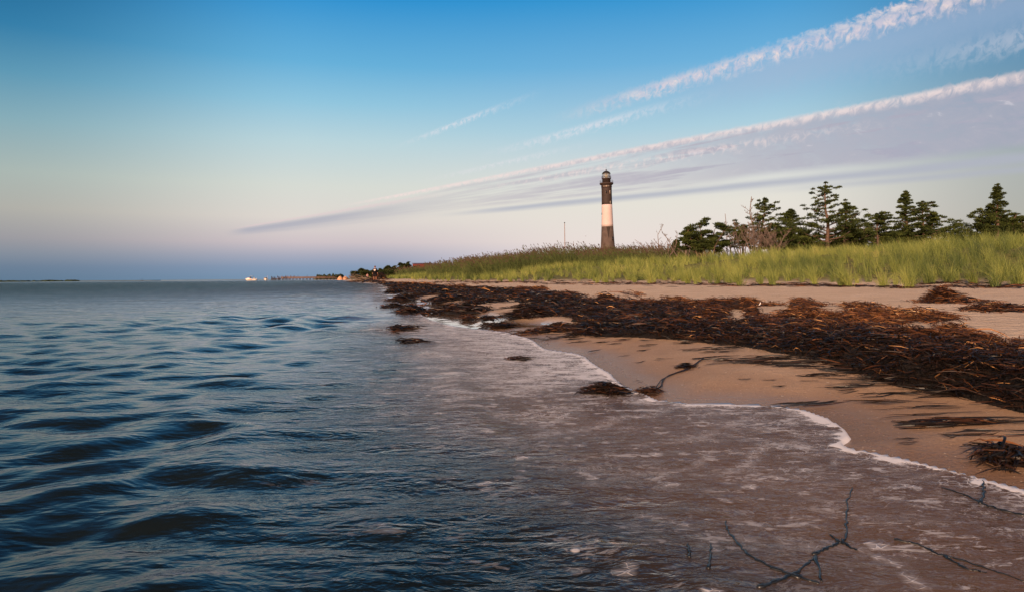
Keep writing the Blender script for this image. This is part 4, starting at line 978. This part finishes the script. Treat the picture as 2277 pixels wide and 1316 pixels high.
bare(1467, 508, 58, 14, 'thin dead sapling standing above the reeds', 65, 2, n1=9)
bare(1488, 520, 57, 16, 'short bare shrub between the thin sapling and the round bare shrub', 66, 3, stems=3, name='bare_shrub', cat='bare shrub')
bare(1455, 532, 60, 22, 'low dark bare bush at the right end of the reed bed', 67, 3, stems=6, name='bare_shrub', cat='bare shrub')
bare(1277, 541, 75, 8, 'small leafless twig tree sticking out of the reeds by the flagpole', 68, 2, n1=6)
bare(1625, 515, 54, 16, 'pale spindly bare shrub in the gap right of the round cedar', 69, 2, stems=4, name='bare_shrub', cat='bare shrub')

# scrub at the far end of the beach
gs = 'dark shrubs at the far end of the beach'
for i, (px, yt, Y, hw, lb, form) in enumerate([
    (799, 594, 128, 12, 'round topped dark shrub nearest the water at the far point', 'bush'), (822, 600, 140, 9, 'low shrub between the far point and the standing person', 'bush'), (839, 598, 145, 10, 'dark shrub right behind the standing person', 'bush'),
    (853, 597, 145, 9, 'shrub just right of the standing person', 'bush'), (868, 591, 145, 10, 'pointed shrub left of the middle of the far scrub', 'bush'), (884, 590, 145, 10, 'taller shrub in the middle of the far scrub', 'bush'),
    (900, 588, 150, 10, 'tall shrub left of the red shed', 'flat'), (912, 587, 152, 8, 'leafy shrub touching the left end of the red shed', 'bush'), (862, 600, 135, 14, 'low scrub in front of the pointed shrub', 'bush'), (892, 601, 135, 16, 'low scrub in front of the tall far shrubs', 'bush'),
    (925, 600, 130, 14, 'green scrub in front of the red shed', 'bush'), (950, 599, 130, 14, 'green scrub at the right end of the red shed', 'bush'), (968, 592, 150, 10, 'small dark bush right of the red shed', 'bush'), (990, 592, 150, 12, 'dark bush at the left end of the reed bed', 'bush')]):
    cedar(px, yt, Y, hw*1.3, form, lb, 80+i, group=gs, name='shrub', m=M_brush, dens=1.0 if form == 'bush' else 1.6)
bare(782, 606, 124, 8, 'grey leafless bush at the left tip of the far point', 110, 3, stems=5, name='bare_shrub', cat='bare shrub')
# driftwood tangle
rg = np.random.default_rng(5)
dp = (-20.6, 98.5, float(land_z(np.array([-20.6]), np.array([98.5]))[0]))
e = empty('driftwood_pile', dp, 'tangled pile of brown driftwood branches at the water line left of the standing person', 'driftwood')
for i in range(34):
    x_ = rg.uniform(-25.5, -18.6); y_ = -x_*4.72+rg.uniform(-2, 4); z_ = float(land_z(np.array([x_]), np.array([y_]))[0])
    mb = MB().tube(branch_pts((x_-dp[0], y_-dp[1], max(z_, 0)+rg.uniform(0, .3)-dp[2]), rg.choice([0, math.pi])+rg.normal(0, .5), R(rg.uniform(-2, 20)), rg.uniform(1.0, 3.6), rg, 6, 0, .12), np.linspace(rg.uniform(.04, .11), .02, 6), 5)
    mb.build('branch', M_dry, e, True)

# ------------------------------------------------------------------ lighthouse
M_black = simple('black_tower_paint', (.040, .026, .023), .7, .3, .3, .25)
M_white = simple('white_tower_paint', (.56, .46, .46), .75, .25, .1, .12)
M_stone = simple('weathered_dark_tower', (.115, .085, .075), .85, .2, .35, .35)
M_patch = simple('black_paint_remnant', (.045, .034, .030), .8, .2, .3, .4)
M_iron = simple('black_iron', (.022, .020, .020), .5, .4, .2, 2)
M_pane = mat('lantern_glass', lambda g: g.mixs(.72, g.bsdf((.6, .66, .7), .05, .8), g.N.new('ShaderNodeBsdfTransparent').outputs[0]))
M_lens = mat('lens_glass', lambda g: g.bsdf((.80, .68, .42), .12, .9, None, .55))
M_frame_glint = simple('pale_frame_and_glint', (.55, .45, .38), .7)
M_dark = simple('dark_window', (.012, .012, .014), .25, .5)
LX, LY = ray(1352.5, 560)[0]*330, 330.0
def px_z(y_): return CAMH+(CY-.0*0-y_-.0085*214)/F*330
def L_(yp): return at(1353, yp, 330).z
LZ0 = 1.0
e = empty('lighthouse', (LX, LY, LZ0), 'tall black and white banded lighthouse with a glass lantern rising behind the reeds', 'lighthouse')
e.rotation_euler = (0, R(-.75), 0)
k = 330/F
prof = [(625, 24), (600, 21), (575, 17.6), (551, 15.8), (528, 14.2), (504.7, 13.1), (480, 12.2), (455.8, 11.6), (430, 11.35), (418, 11.4)]
def part_prof(y0, y1, extra=0.0):
    ysn = [y for y, r in prof][::-1]; rsn = [r for y, r in prof][::-1]
    yy_ = np.linspace(y0, y1, 9); return [((np.interp(y, ysn, rsn))*k+extra, L_(y)-LZ0) for y in yy_]
MB().lathe(part_prof(624, 504.7), 40).build('lower_band', M_stone, e, True)
MB().lathe(part_prof(504.7, 455.8, .015), 40).build('white_band', M_white, e, True)
MB().lathe(part_prof(455.8, 418), 40).build('upper_band', M_black, e, True)
# remaining black paint in a V on the lower band
mb = MB(); vv = []
for i in range(13):
    y_ = 505.5+i*2.1; t = i/12; rr_ = np.interp(y_, [y for y, r in prof][::-1], [r for y, r in prof][::-1])*k+.03
    c_ = R(-90+1)+0; hwid = (4.4*(1-t)**1.15+.4+.5*math.sin(i*2.1)*.3)/15; 
    for q in (-1, -.33, .33, 1): vv.append((math.cos(c_+q*hwid)*rr_, math.sin(c_+q*hwid)*rr_, L_(y_)-LZ0))
mb._add(vv, grid_faces(13, 4).reshape(-1, 4)); mb.build('paint_remnant', M_patch, e, True)
MB().lathe([(11.4*k, L_(418)-LZ0), (11.9*k, L_(416)-LZ0), (11.9*k, L_(414.5)-LZ0), (11.5*k, L_(414)-LZ0), (12.0*k, L_(412.5)-LZ0), (14.4*k, L_(411)-LZ0), (15.1*k, L_(410)-LZ0), (15.1*k, L_(407.6)-LZ0), (9.3*k, L_(407.5)-LZ0)], 40).build('main_gallery', M_black, e, False)
MB().lathe([(9.4*k, L_(407.6)-LZ0), (9.2*k, L_(399)-LZ0), (10.6*k, L_(398.6)-LZ0), (10.6*k, L_(397.4)-LZ0), (8.3*k, L_(397.3)-LZ0)], 12).build('watch_room', M_black, e, False)
lz0, lz1 = L_(397.4)-LZ0, L_(386.6)-LZ0
lan = MB().lathe([(8.0*k, lz0), (8.0*k, lz1)], 12, cap=False).build('lantern_glass', M_pane, e)
fr_ = MB()
for i in range(12):
    a_ = i*math.pi/6; fr_.tube([(math.cos(a_)*8.05*k, math.sin(a_)*8.05*k, lz0), (math.cos(a_)*8.05*k, math.sin(a_)*8.05*k, lz1)], .065, 5)
for z_ in (lz0+.35*(lz1-lz0), lz0+.68*(lz1-lz0)):
    c_ = np.linspace(0, 2*math.pi, 13); fr_.tube(np.stack([np.cos(c_)*8.05*k, np.sin(c_)*8.05*k, c_*0+z_], 1), .04, 4)
fr_.build('glazing_bars', M_iron, lan)
MB().lathe([(.3, lz0), (.55, lz0+.4), (.85, lz0+.8), (.95, lz0+1.15), (.8, lz0+1.55), (.45, lz0+1.9), (.1, lz0+2.0)], 20).build('lens', M_lens, e, True)
rf = MB().lathe([(9.3*k, L_(386.8)-LZ0), (9.5*k, L_(386)-LZ0), (8.2*k, L_(384.6)-LZ0), (5.8*k, L_(382.4)-LZ0), (3.2*k, L_(381)-LZ0), (.9*k, L_(380.5)-LZ0), (.8*k, L_(379.6)-LZ0), (1.6*k, L_(378.6)-LZ0), (1.5*k, L_(377.6)-LZ0), (.3*k, L_(377)-LZ0)], 24).build('dome_roof', M_iron, e, True)
MB().tube([(0, 0, L_(377.5)-LZ0), (0, 0, L_(372)-LZ0)], .03, 5).build('lightning_rod', M_iron, rf)
def rail(r_, z0_, h_, n_, name):
    m_ = MB()
    for i in range(n_):
        a_ = i*2*math.pi/n_; m_.tube([(math.cos(a_)*r_, math.sin(a_)*r_, z0_), (math.cos(a_)*r_, math.sin(a_)*r_, z0_+h_)], .03, 4)
    for f_ in (.5, 1.0):
        c_ = np.linspace(0, 2*math.pi, 33); m_.tube(np.stack([np.cos(c_)*r_, np.sin(c_)*r_, c_*0+z0_+h_*f_], 1), .035, 4)
    return m_.build(name, M_iron, e)
rail(14.6*k, L_(407.6)-LZ0, 1.15, 24, 'gallery_railing'); rail(10.4*k, L_(397.4)-LZ0, 1.0, 16, 'gallery_railing')
MB().tube([(9.6*k, 0, L_(397)-LZ0), (9.6*k, 0, L_(386.5)-LZ0)], .04, 4).build('handrail_post', M_iron, e)
MB().tube([(-9.6*k, 0, L_(397)-LZ0), (-9.6*k, 0, L_(386.5)-LZ0)], .04, 4).build('handrail_post', M_iron, e)
for (ang_, yc, wv, hv, m_) in ((-58, 429, .45, 1.5, M_frame_glint), (-56, 452, .45, 1.3, M_frame_glint), (-50, 532, .5, 1.9, M_dark), (-100, 429, .4, 1.3, M_dark), (-168, 476, .4, 1.0, M_dark), (-85, 414.8+1.0, 1.35, .55, M_frame_glint), (-118, 415.8, 1.0, .5, M_frame_glint)):  # last two: bright reflections below the gallery, put in as pale colour
    rr_ = np.interp(yc, [y for y, r in prof][::-1], [r for y, r in prof][::-1])*k+.04; a_ = R(ang_)
    wf = MB().box((math.cos(a_)*rr_, math.sin(a_)*rr_, L_(yc)-LZ0), (.18, wv, hv), a_).build('window', m_, e)
    MB().box((math.cos(a_)*(rr_+.10), math.sin(a_)*(rr_+.10), L_(yc)-LZ0), (.05, wv*.55, hv*.75), a_).build('pane', M_dark, wf)

# ------------------------------------------------------------------ flagpole, shed, gull
fx = at(1256.5, 560, 140); z0 = float(land_z(np.array([fx.x]), np.array([140.]))[0]); topz = at(1255.5, 497, 140).z
e = empty('flagpole', (fx.x, 140, z0), 'thin bare flagpole standing alone in the reeds left of the lighthouse', 'flagpole')
MB().tube([(0, 0, 0), (0, 0, (topz-z0)*.35), (-.02, 0, (topz-z0)*.36), (-.05, 0, topz-z0)], [.13, .11, .09, .06], 8).build('pole', simple('weathered_pole', (.30, .20, .17), .7), e, True)
MB().lathe([(.02, topz-z0), (.11, topz-z0+.06), (.13, topz-z0+.13), (.08, topz-z0+.2), (.01, topz-z0+.23)], 10, (-.05, 0, 0)).build('ball_finial', M_iron, e, True)
a0, a1 = at(917, 589, 170), at(957, 589, 170); z0 = float(land_z(np.array([a0.x]), np.array([170.]))[0]); zt = at(937, 585.5, 170).z
bw = a1.x-a0.x; bh = zt-z0
e = empty('red_shed', ((a0.x+a1.x)/2, 172.0, z0-.2), 'red flat roofed shed showing above the reeds at the far end of the beach', 'shed')
M_red = simple('red_painted_boards', (.15, .026, .022), .8, .2, .2, 1.2); M_rtrim = simple('dark_roof_edge', (.05, .022, .022), .8)
MB().box((0, 0, bh/2), (bw, 3.4, bh)).build('wall', M_red, e)
MB().box((0, 0, bh+.17), (bw+.3, 3.8, .12)).build('roof', M_rtrim, e)
MB().box((-.7, -1.73, 1.0), (.9, .06, 2.0)).build('door', simple('dull_red_door', (.16, .03, .025), .8), e)
gp = at(1302, 525.5, 300)
e = empty('gull', gp, 'small grey gull gliding low in the sky between the flagpole and the lighthouse', 'gull')
M_gull = simple('gull_feathers', (.22, .20, .20), .8)
MB().lathe([(.01, -.24), (.05, -.18), (.085, -.05), (.08, .08), (.05, .17), (.06, .22), (.045, .28), (.012, .34)], 10).build('body', M_gull, e, True).rotation_euler = (R(90), 0, R(70))
for s_ in (-1, 1):
    pts = np.array([(0, 0, .03), (s_*.25, .03, .13), (s_*.48, .0, .11), (s_*.72, -.08, .02)])
    P = pts[None]; V_, Q_ = ribbons(P, np.array([[.20, .19, .14, .03]]), np.array([[0, 1., .1]]))
    V2 = np.concatenate([V_, V_+[0, 0, .02]]); obj_np('wing', M_gull, V2, np.concatenate([Q_, Q_+len(V_)]), None, None, e)

# ------------------------------------------------------------------ pier
M_pier = simple('weathered_pier_timber', (.17, .105, .075), .85, .15, .4, .8)
M_pile = simple('dark_pile', (.045, .032, .028), .8)
PY0 = 450.0
pa, pb = at(605.5, 620, PY0).x, at(766, 620, PY0).x
e = empty('pier', ((pa+pb)/2, PY0, 0), 'long low timber pier with tall piles reaching out from the far shore', 'pier')
hx = (pb-pa)/2
MB().box((0, 0, 1.25), (2*hx, 2.6, .45)).build('deck', M_pier, e)
MB().box((0, -1.36, 1.95), (2*hx-12, .06, .45)).box((0, -1.36, 2.32), (2*hx-10, .08, .14)).box((0, 1.30, 2.32), (2*hx-10, .08, .14)).box((0, -1.36, 1.62), (2*hx-12, .06, .18)).build('railing', M_pier, e)
pl0 = None
for i in range(22):
    for sy in (-1, 1):
        xp = -hx+.4+i*(2*hx-.8)/21
        if pl0 is None: pl0 = MB().tube([(0, 0, -2.5), (0, 0, 1.02)], .20, 7).build('pile', M_pile, e, True); pl0.location = (xp, sy*1.15, 0)
        else: c = pl0.copy(); S.collection.objects.link(c); c.parent = e; c.location = (xp, sy*1.15, 0)
tp0 = None
for i, (px, yt) in enumerate(((605.8, 614.5), (608.5, 616), (611.3, 615.5), (614, 615.8), (621, 615), (624, 616), (633, 615.5), (638, 616))):
    tx = at(px, 620, PY0).x-(pa+pb)/2; zt = at(px, yt, PY0).z
    MB().tube([(0, 0, -2.5), (0, 0, zt)], [.24, .20], 7).build('mooring_pile', M_pile, e, True).location = (tx, -1.75-(i % 2)*.5, 0)
gl_ = 'thin lamp posts along the pier'
for px, lb in ((661.5, 'thin lamp post on the pier, nearest its outer end'), (682, 'middle of the three thin lamp posts on the pier'), (703, 'thin lamp post on the pier, nearest the shore')):
    p_ = at(px, 612, PY0); ee = empty('lamp_post', (p_.x, PY0+.9, 1.475), lb, 'lamp post', gl_)
    MB().tube([(0, 0, 0), (0, 0, p_.z-1.475)], .07, 6).build('pole', M_iron, ee, True)
    MB().box((.12, 0, p_.z-1.475), (.42, .16, .10)).build('lamp_head', M_iron, ee)

# sand heaps, far woods and low shores
def blobs(spec, name, m, label=None, kind=None, cat=None, n1=20, n2=10, rough=.25):
    V_ = []; Q_ = []; n0 = 0
    for (cx_, cy_, cz_, rx, ry, rz, sd_) in spec:
        a_, b_ = np.meshgrid(np.linspace(0, 2*math.pi, n1), np.linspace(-.2, math.pi/2, n2)); r_ = 1+(fbm(a_*1.7+sd_, b_*3+sd_, 3)-.5)*2*rough
        r_[:, -1] = r_[:, 0]
        V_.append(np.stack([cx_+np.cos(a_)*np.cos(b_)*rx*r_, cy_+np.sin(a_)*np.cos(b_)*ry*r_, cz_+np.sin(b_)*rz*r_], -1).reshape(-1, 3)); Q_.append(grid_faces(n2, n1).reshape(-1, 4)+n0); n0 += n1*n2
    o = obj_np(name, m, np.concatenate(V_), np.concatenate(Q_)); return tag(o, label, cat, None, kind)
M_heap = simple('orange_sand', (.62, .33, .19), .9, .1, .2, .5)
for px, yt, hwp, lb in ((757, 615.2, 7, 'left one of two orange sand heaps where the pier meets the shore'), (768.5, 614.8, 5.5, 'right one of two orange sand heaps where the pier meets the shore')):
    p_ = at(px, 620, 400)
    o = blobs([(0, 0, 0, hwp*400/F, 3, at(px, yt, 400).z-.1, px)], 'sand_heap', M_heap, lb, None, 'sand heap', rough=.35); o.location = (p_.x, 400, .1); o['group'] = 'sand heaps at the root of the pier'
M_far = simple('far_woods', (.035, .050, .030), .9, .1, .3, .05)
M_farland = simple('far_land', (.12, .13, .10), .9, .1, .3, .01)
rg = np.random.default_rng(9); spec = []
for i in range(26):
    px = 706+58*(i/25)+rg.normal(0, .8); p_ = at(px, 615, 820); hgt = at(px, 612.6+rg.uniform(-1, 1.2)-(.8 if px > 733 else 0), 820).z
    spec.append((p_.x, 820+rg.uniform(-12, 12), .3, rg.uniform(1.6, 3.0), 3, hgt, i))
blobs(spec, 'far_wood', M_far, 'dark row of far trees on the shore behind the pier', 'stuff', 'woods', rough=.5)
p0, p1 = at(700, 618, 840), at(820, 618, 840)
MB().box(((p0.x+p1.x)/2, 850, .2), (p1.x-p0.x, 30, 2.6)).build('far_shore', M_farland)['kind'] = 'structure'
spec = []; rg = np.random.default_rng(4)
for i in range(70):
    px = -60+230*rg.random(); p_ = at(px, 625, 3600); base = at(px, 627.2, 3600)
    hh = {0: 3}.get(0)
    hh = (1.2+1.6*vnoise(np.array([px*.045+3]), np.array([2.]))[0]+rg.uniform(-.3, .5))*3600/F
    spec.append((p_.x, 3600+rg.uniform(-30, 30), 0, rg.uniform(8, 20), 12, hh+1.0, i))
blobs(spec, 'far_wood', M_far, 'thin dark line of trees on the low shore at the left horizon', 'stuff', 'woods', rough=.5)
a_, b_ = at(-250, 625, 3700).x, at(345, 625, 3700).x
mb = MB(); mb.box(((a_+b_)/2, 3700, .5), (b_-a_, 120, 5.0)); mb.build('far_shore', M_farland)['kind'] = 'structure'
a_, b_ = at(330, 624, 9000).x, at(640, 622, 9000).x
MB().box(((a_+b_)/2, 9000, 1), (b_-a_, 200, 9.0)).build('far_shore', M_farland)['kind'] = 'structure'
# channel marker
p_ = at(316, 624.6, 900)
e = empty('channel_marker', (p_.x, 900, 0), 'tiny dark channel marker out on the bay near the left horizon', 'channel marker')
MB().lathe([(1.0, -.5), (1.1, .3), (.9, .6), (.3, .7)], 12).build('float', M_pile, e, True)
MB().tube([(0, 0, .6), (0, 0, 2.4)], [.25, .12], 6).box((0, 0, 2.5), (.8, .1, .8)).build('beacon', M_pile, e)

# ------------------------------------------------------------------ boats
M_hull = simple('white_gelcoat', (.80, .66, .56), .35, .5, .05, .3); M_cab = simple('grey_cabin', (.42, .40, .36), .5)
M_glassd = simple('smoked_glass', (.03, .035, .04), .15, .6); M_str = simple('brown_hull_stripe', (.25, .10, .05), .5)
def hull(L, B_, fb_s, fb_b, flare=.5, nst=14):
    "lofted hull, bow towards -X, keel below water"
    V_ = []; m_ = 9
    for i in range(nst):
        t = i/(nst-1); x_ = -L/2+L*t; w_ = B_/2*min(1, (t/.42))**.6 if t > 0 else .02; w_ = max(w_, .03)
        dk = fb_b+(fb_s-fb_b)*min(1, t/.7); kl = -.35+.5*(1-min(1, t/.12))**2*.6+ (dk*.6 if t == 0 else 0)
        for j in range(m_):
            s_ = j/(m_-1)*2-1; aa = abs(s_)
            yw = math.copysign(w_*(aa**.55)*(1 if aa > .55 else .9), s_); zz = kl+(dk-kl)*(aa**1.7); V_.append((x_-(dk-zz)*-.25*(1-t)*1.2, yw, zz))
    Q_ = grid_faces(nst, m_).reshape(-1, 4).tolist()
    T_ = []; b0 = (nst-1)*m_
    for j in range(1, m_-1): T_.append((b0, b0+j, b0+j+1))
    n = len(V_)
    for i in range(nst-1): Q_.append((i*m_, (i+1)*m_, (i+1)*m_+m_-1, i*m_+m_-1))
    return np.array(V_), Q_, T_
# cruiser seen from the side, bow to the left
p_ = at(558, 623.8, 470); e = empty('motorboat', (p_.x, 470, 0), 'white motorboat seen side on with a hard top over its cockpit, left of the pier', 'boat', rz=R(8))
V_, Q_, T_ = hull(7.3, 2.5, 1.0, 1.5); obj_np('hull', M_hull, V_, Q_, T_, None, e, True)
MB().box((-.6, -1.20, .55), (3.4, .06, .16)).build('stripe', M_str, e)
MB().box((-1.3, 0, 1.55), (2.6, 1.7, .55), 0, .75).build('cuddy_cabin', M_hull, e)
MB().box((-.15, 0, 2.1), (.9, 1.6, .75), 0, .8).build('windshield', M_glassd, e)
MB().box((.45, 0, 3.0), (2.4, 1.9, .12)).box((.45, 0, 2.94), (2.2, 1.7, .06)).build('hard_top', M_cab, e)
for sx, sy in ((-.5, -.8), (-.5, .8), (1.4, -.8), (1.4, .8)): MB().tube([(sx, sy, 1.0), (sx, sy, 2.94)], .05, 5).build('top_support', M_iron, e)
MB().box((2.2, 0, 1.6), (.8, 1.1, 1.1), 0, .6).build('aft_seat', M_cab, e)
MB().box((3.75, 0, .85), (.4, .5, 1.3), 0, .8).build('outboard_motor', M_hull, e)
# second boat seen from the stern
p_ = at(590.5, 623.2, 470); e = empty('motorboat', (p_.x, 470, 0), 'smaller white motorboat seen from its stern with a pink flag, beside the pier end', 'boat', rz=R(-62))
V_, Q_, T_ = hull(6.0, 2.3, 1.25, 1.4); obj_np('hull', M_hull, V_, Q_, T_, None, e, True)
MB().box((-.2, 0, 1.6), (1.8, 1.8, .6), 0, .85).build('cabin', M_glassd, e)
MB().box((-.2, 0, 1.94), (2.0, 1.9, .1)).build('cabin_roof', M_hull, e)
MB().box((3.1, 0, .8), (.4, .5, 1.2), 0, .8).build('outboard_motor', M_cab, e)
MB().tube([(2.6, .9, 1.2), (2.75, .9, 3.3)], .04, 5).build('flag_staff', M_hull, e)
MB().box((3.1, .9, 2.9), (.75, .03, .55)).build('flag', simple('faded_flag', (.55, .28, .32), .8), e)

# ------------------------------------------------------------------ people
import bmesh
M_skin = simple('skin', (.36, .17, .11), .6, .3, .08, 8); M_hair = simple('brown_hair', (.10, .045, .025), .7)
def skin_obj(name, m, pts, edges, parent, root=0, sub=1):
    me = bpy.data.meshes.new(name); bm = bmesh.new(); lay = bm.verts.layers.skin.verify(); vs = []
    for (x_, y_, z_, r_) in pts:
        v_ = bm.verts.new((x_, y_, z_)); v_[lay].radius = (r_, r_) if not isinstance(r_, tuple) else r_; vs.append(v_)
    for a_, b_ in edges: bm.edges.new((vs[a_], vs[b_]))
    vs[root][lay].use_root = True; bm.to_mesh(me); bm.free()
    o = bpy.data.objects.new(name, me); me.materials.append(m); link(o, parent)
    o.modifiers.new('skin', 'SKIN').use_smooth_shade = True
    sb = o.modifiers.new('sub', 'SUBSURF'); sb.levels = sub; sb.render_levels = sub; return o
def person(loc, h, label, top_col, short_col, rz=0.0, hair=None, group=None, detail=True, skirtlen=.30, name='person'):
    e = empty(name, loc, label, 'person', group, rz); s_ = h/1.75
    P = [(0, 0, .95, (.15, .11)), (0, 0, 1.12, (.13, .10)), (0, -.01, 1.32, (.17, .11)), (0, 0, 1.46, .065), (0, -.005, 1.51, .062), (0, -.012, 1.61, (.085, .105)), (0, -.01, 1.69, (.065, .08)),
         (.19, 0, 1.42, .055), (.27, 0, 1.14, .045), (.30, -.05, .90, .032), (-.19, 0, 1.42, .055), (-.27, .0, 1.14, .045), (-.29, -.06, .90, .032),
         (.10, 0, .86, .09), (.12, -.01, .50, .062), (.13, .02, .27, .055), (.13, .02, .09, .038), (.15, -.13, .035, .035),
         (-.10, 0, .86, .09), (-.12, -.02, .50, .062), (-.13, 0, .27, .055), (-.13, 0, .09, .038), (-.15, -.15, .035, .035), (.305, -.07, .83, (.038, .022)), (-.295, -.08, .83, (.038, .022))]
    E = [(0, 1), (1, 2), (2, 3), (3, 4), (4, 5), (5, 6), (2, 7), (7, 8), (8, 9), (2, 10), (10, 11), (11, 12), (0, 13), (13, 14), (14, 15), (15, 16), (16, 17), (0, 18), (18, 19), (19, 20), (20, 21), (21, 22), (9, 23), (12, 24)]
    if detail:
        for b_, sx in ((23, 1), (24, -1)):
            bx_, by_, bz_ = P[b_][:3]
            for q, dy_ in enumerate((-.030, -.010, .010, .028)):
                P.append((bx_+sx*.004, by_+dy_, bz_-.05, .009)); P.append((bx_-sx*.008, by_+dy_-.008, bz_-.088+abs(dy_)*.5, .008)); n_ = len(P); E += [(b_, n_-2), (n_-2, n_-1)]
            P.append((bx_-sx*.004, by_-.045, bz_-.01, .010)); P.append((bx_-sx*.012, by_-.060, bz_-.045, .009)); n_ = len(P); E += [(b_, n_-2), (n_-2, n_-1)]
    P = [(a*s_, b*s_, c*s_, tuple(q*s_ for q in r) if isinstance(r, tuple) else r*s_) for a, b, c, r in P]
    body = skin_obj('body', M_skin, P, E, e)
    mt = simple('top_cloth', top_col, .9, .1); ms = simple('shorts_cloth', short_col, .9, .1)
    T = [(0, 0, .66, (.25, .20)), (0, 0, 1.02, (.22, .17)), (0, 0, 1.30, (.215, .15)), (0, 0, 1.44, (.14, .11)), (.20, 0, 1.41, .082), (.27, 0, 1.14, .072), (.30, -.04, .96, .058), (-.20, 0, 1.41, .082), (-.27, 0, 1.14, .072), (-.29, -.05, .96, .058)]
    T = [(a*s_, b*s_, c*s_, tuple(q*s_ for q in r) if isinstance(r, tuple) else r*s_) for a, b, c, r in T]
    sh = skin_obj('shirt', mt, T, [(0, 1), (1, 2), (2, 3), (2, 4), (4, 5), (5, 6), (2, 7), (7, 8), (8, 9)], e)
    T = [(0, 0, 1.0, (.20, .15)), (0, 0, .80, (.23, .17)), (.11, 0, .66, .13), (.125, 0, .44, .12), (-.11, 0, .66, .13), (-.125, 0, .44, .12)]
    T = [(a*s_, b*s_, c*s_, tuple(q*s_ for q in r) if isinstance(r, tuple) else r*s_) for a, b, c, r in T]
    skin_obj('shorts', ms, T, [(0, 1), (1, 2), (2, 3), (1, 4), (4, 5)], e)
    hr = MB().lathe([(.02, 0), (.085, .01), (.108, .06), (.10, .12), (.06, .165), (.01, .18)], 12, (0, .02, 0)).build('hair', hair or M_hair, e, True); hr.scale = (s_, s_*1.1, s_); hr.location = (0, .02*s_, 1.615*s_)
    if detail:
        for sx in (-1, 1): MB().lathe([(.002, -.011), (.011, 0), (.002, .011)], 8).build('eye', M_dark, e, True).location = (sx*.032*s_, -.108*s_, 1.655*s_)
        MB().box((0, -.118*s_, 1.628*s_), (.022, .03, .045)).build('nose', M_skin, e, True)
        MB().box((0, -.106*s_, 1.592*s_), (.05, .012, .012)).build('mouth', simple('lips', (.35, .12, .10), .6), e)
        for sx in (-1, 1): MB().lathe([(.005, -.03), (.016, 0), (.005, .03)], 8).build('ear', M_skin, e, True).location = (sx*.086*s_, 0, 1.64*s_)
    return e, sh, s_
pp = at(834, 621, 84); zg = float(land_z(np.array([pp.x]), np.array([84.]))[0])
e, sh, s_ = person((pp.x, 84, zg), 1.80, 'person in a long black t-shirt with a pale print at the far water line', (.008, .007, .010), (.016, .013, .016))
mb = MB(); pv = [(0, 1.36), (.055, 1.385), (.115, 1.375), (.11, 1.30), (.07, 1.28), (.085, 1.22), (.05, 1.17), (0, 1.155), (-.045, 1.17), (-.08, 1.22), (-.065, 1.28), (-.11, 1.30), (-.115, 1.375), (-.055, 1.385)]
vv = [(a_*s_, -.165*s_, c_*s_) for a_, c_ in pv]+[(a_*s_, -.12*s_, c_*s_) for a_, c_ in pv]; n = len(pv); vv += [(0, -.168*s_, 1.28*s_)]
mb._add(np.array(vv)*[1.25, 1, 1.0], [(i, (i+1) % n, (i+1) % n+n, i+n) for i in range(n)], [(i, 2*n, (i+1) % n) for i in range(n)])
mb.build('shirt_print', simple('pale_print', (.72, .62, .56), .9), e)
pp = at(817, 621, 125); zg = float(land_z(np.array([pp.x]), np.array([125.]))[0])
person((pp.x, 125, zg), at(817, 608, 125).z-zg if at(817, 608, 125).z-zg > 1 else 1.2, 'small distant person in pink top and purple shorts behind the standing person', (.50, .28, .26), (.10, .06, .13), detail=False, rz=.5)
gpp = 'people standing on the far pier'
for px, hh, tc, lb in ((617.3, 1.75, (.02, .02, .03), 'dark clothed person on the pier nearest its outer end'), (627, 1.6, (.10, .05, .04), 'person in a brown top among the tall piles on the pier'), (635, 1.7, (.06, .03, .05), 'person in a plum top in the middle of the group on the pier'),
        (640, 1.7, (.22, .08, .09), 'person in a reddish top on the pier'), (646.7, 1.75, (.04, .03, .03), 'person in black standing apart on the pier'), (654, 1.7, (.03, .03, .04), 'dark clothed person on the pier nearest the lamp posts')):
    pp = at(px, 618, PY0); person((pp.x, PY0-.4+.2*(int(px) % 4), 1.475), hh, lb, tc, (.03, .03, .04), rz=px, group=gpp, detail=False)

# pale scrap on the bank
x_, y_, z_ = hit(1688, 683, .1); P = np.array([[(0, 0, 0), (.008, .003, .008), (.013, .0, .018), (.016, .006, .03)]])
V_, Q_ = ribbons(P, np.array([[.005, .012, .011, .003]]), np.array([[1., 0, .3]])); V2 = np.concatenate([V_, V_+[0, .004, 0]])
o = obj_np('feather', simple('white_feather', (.75, .72, .72), .9), V2, np.concatenate([Q_, Q_+len(V_)]), None, None, None, True, (x_, y_, z_+.12)); tag(o, 'small white feather sticking up out of the seaweed bank', 'feather')
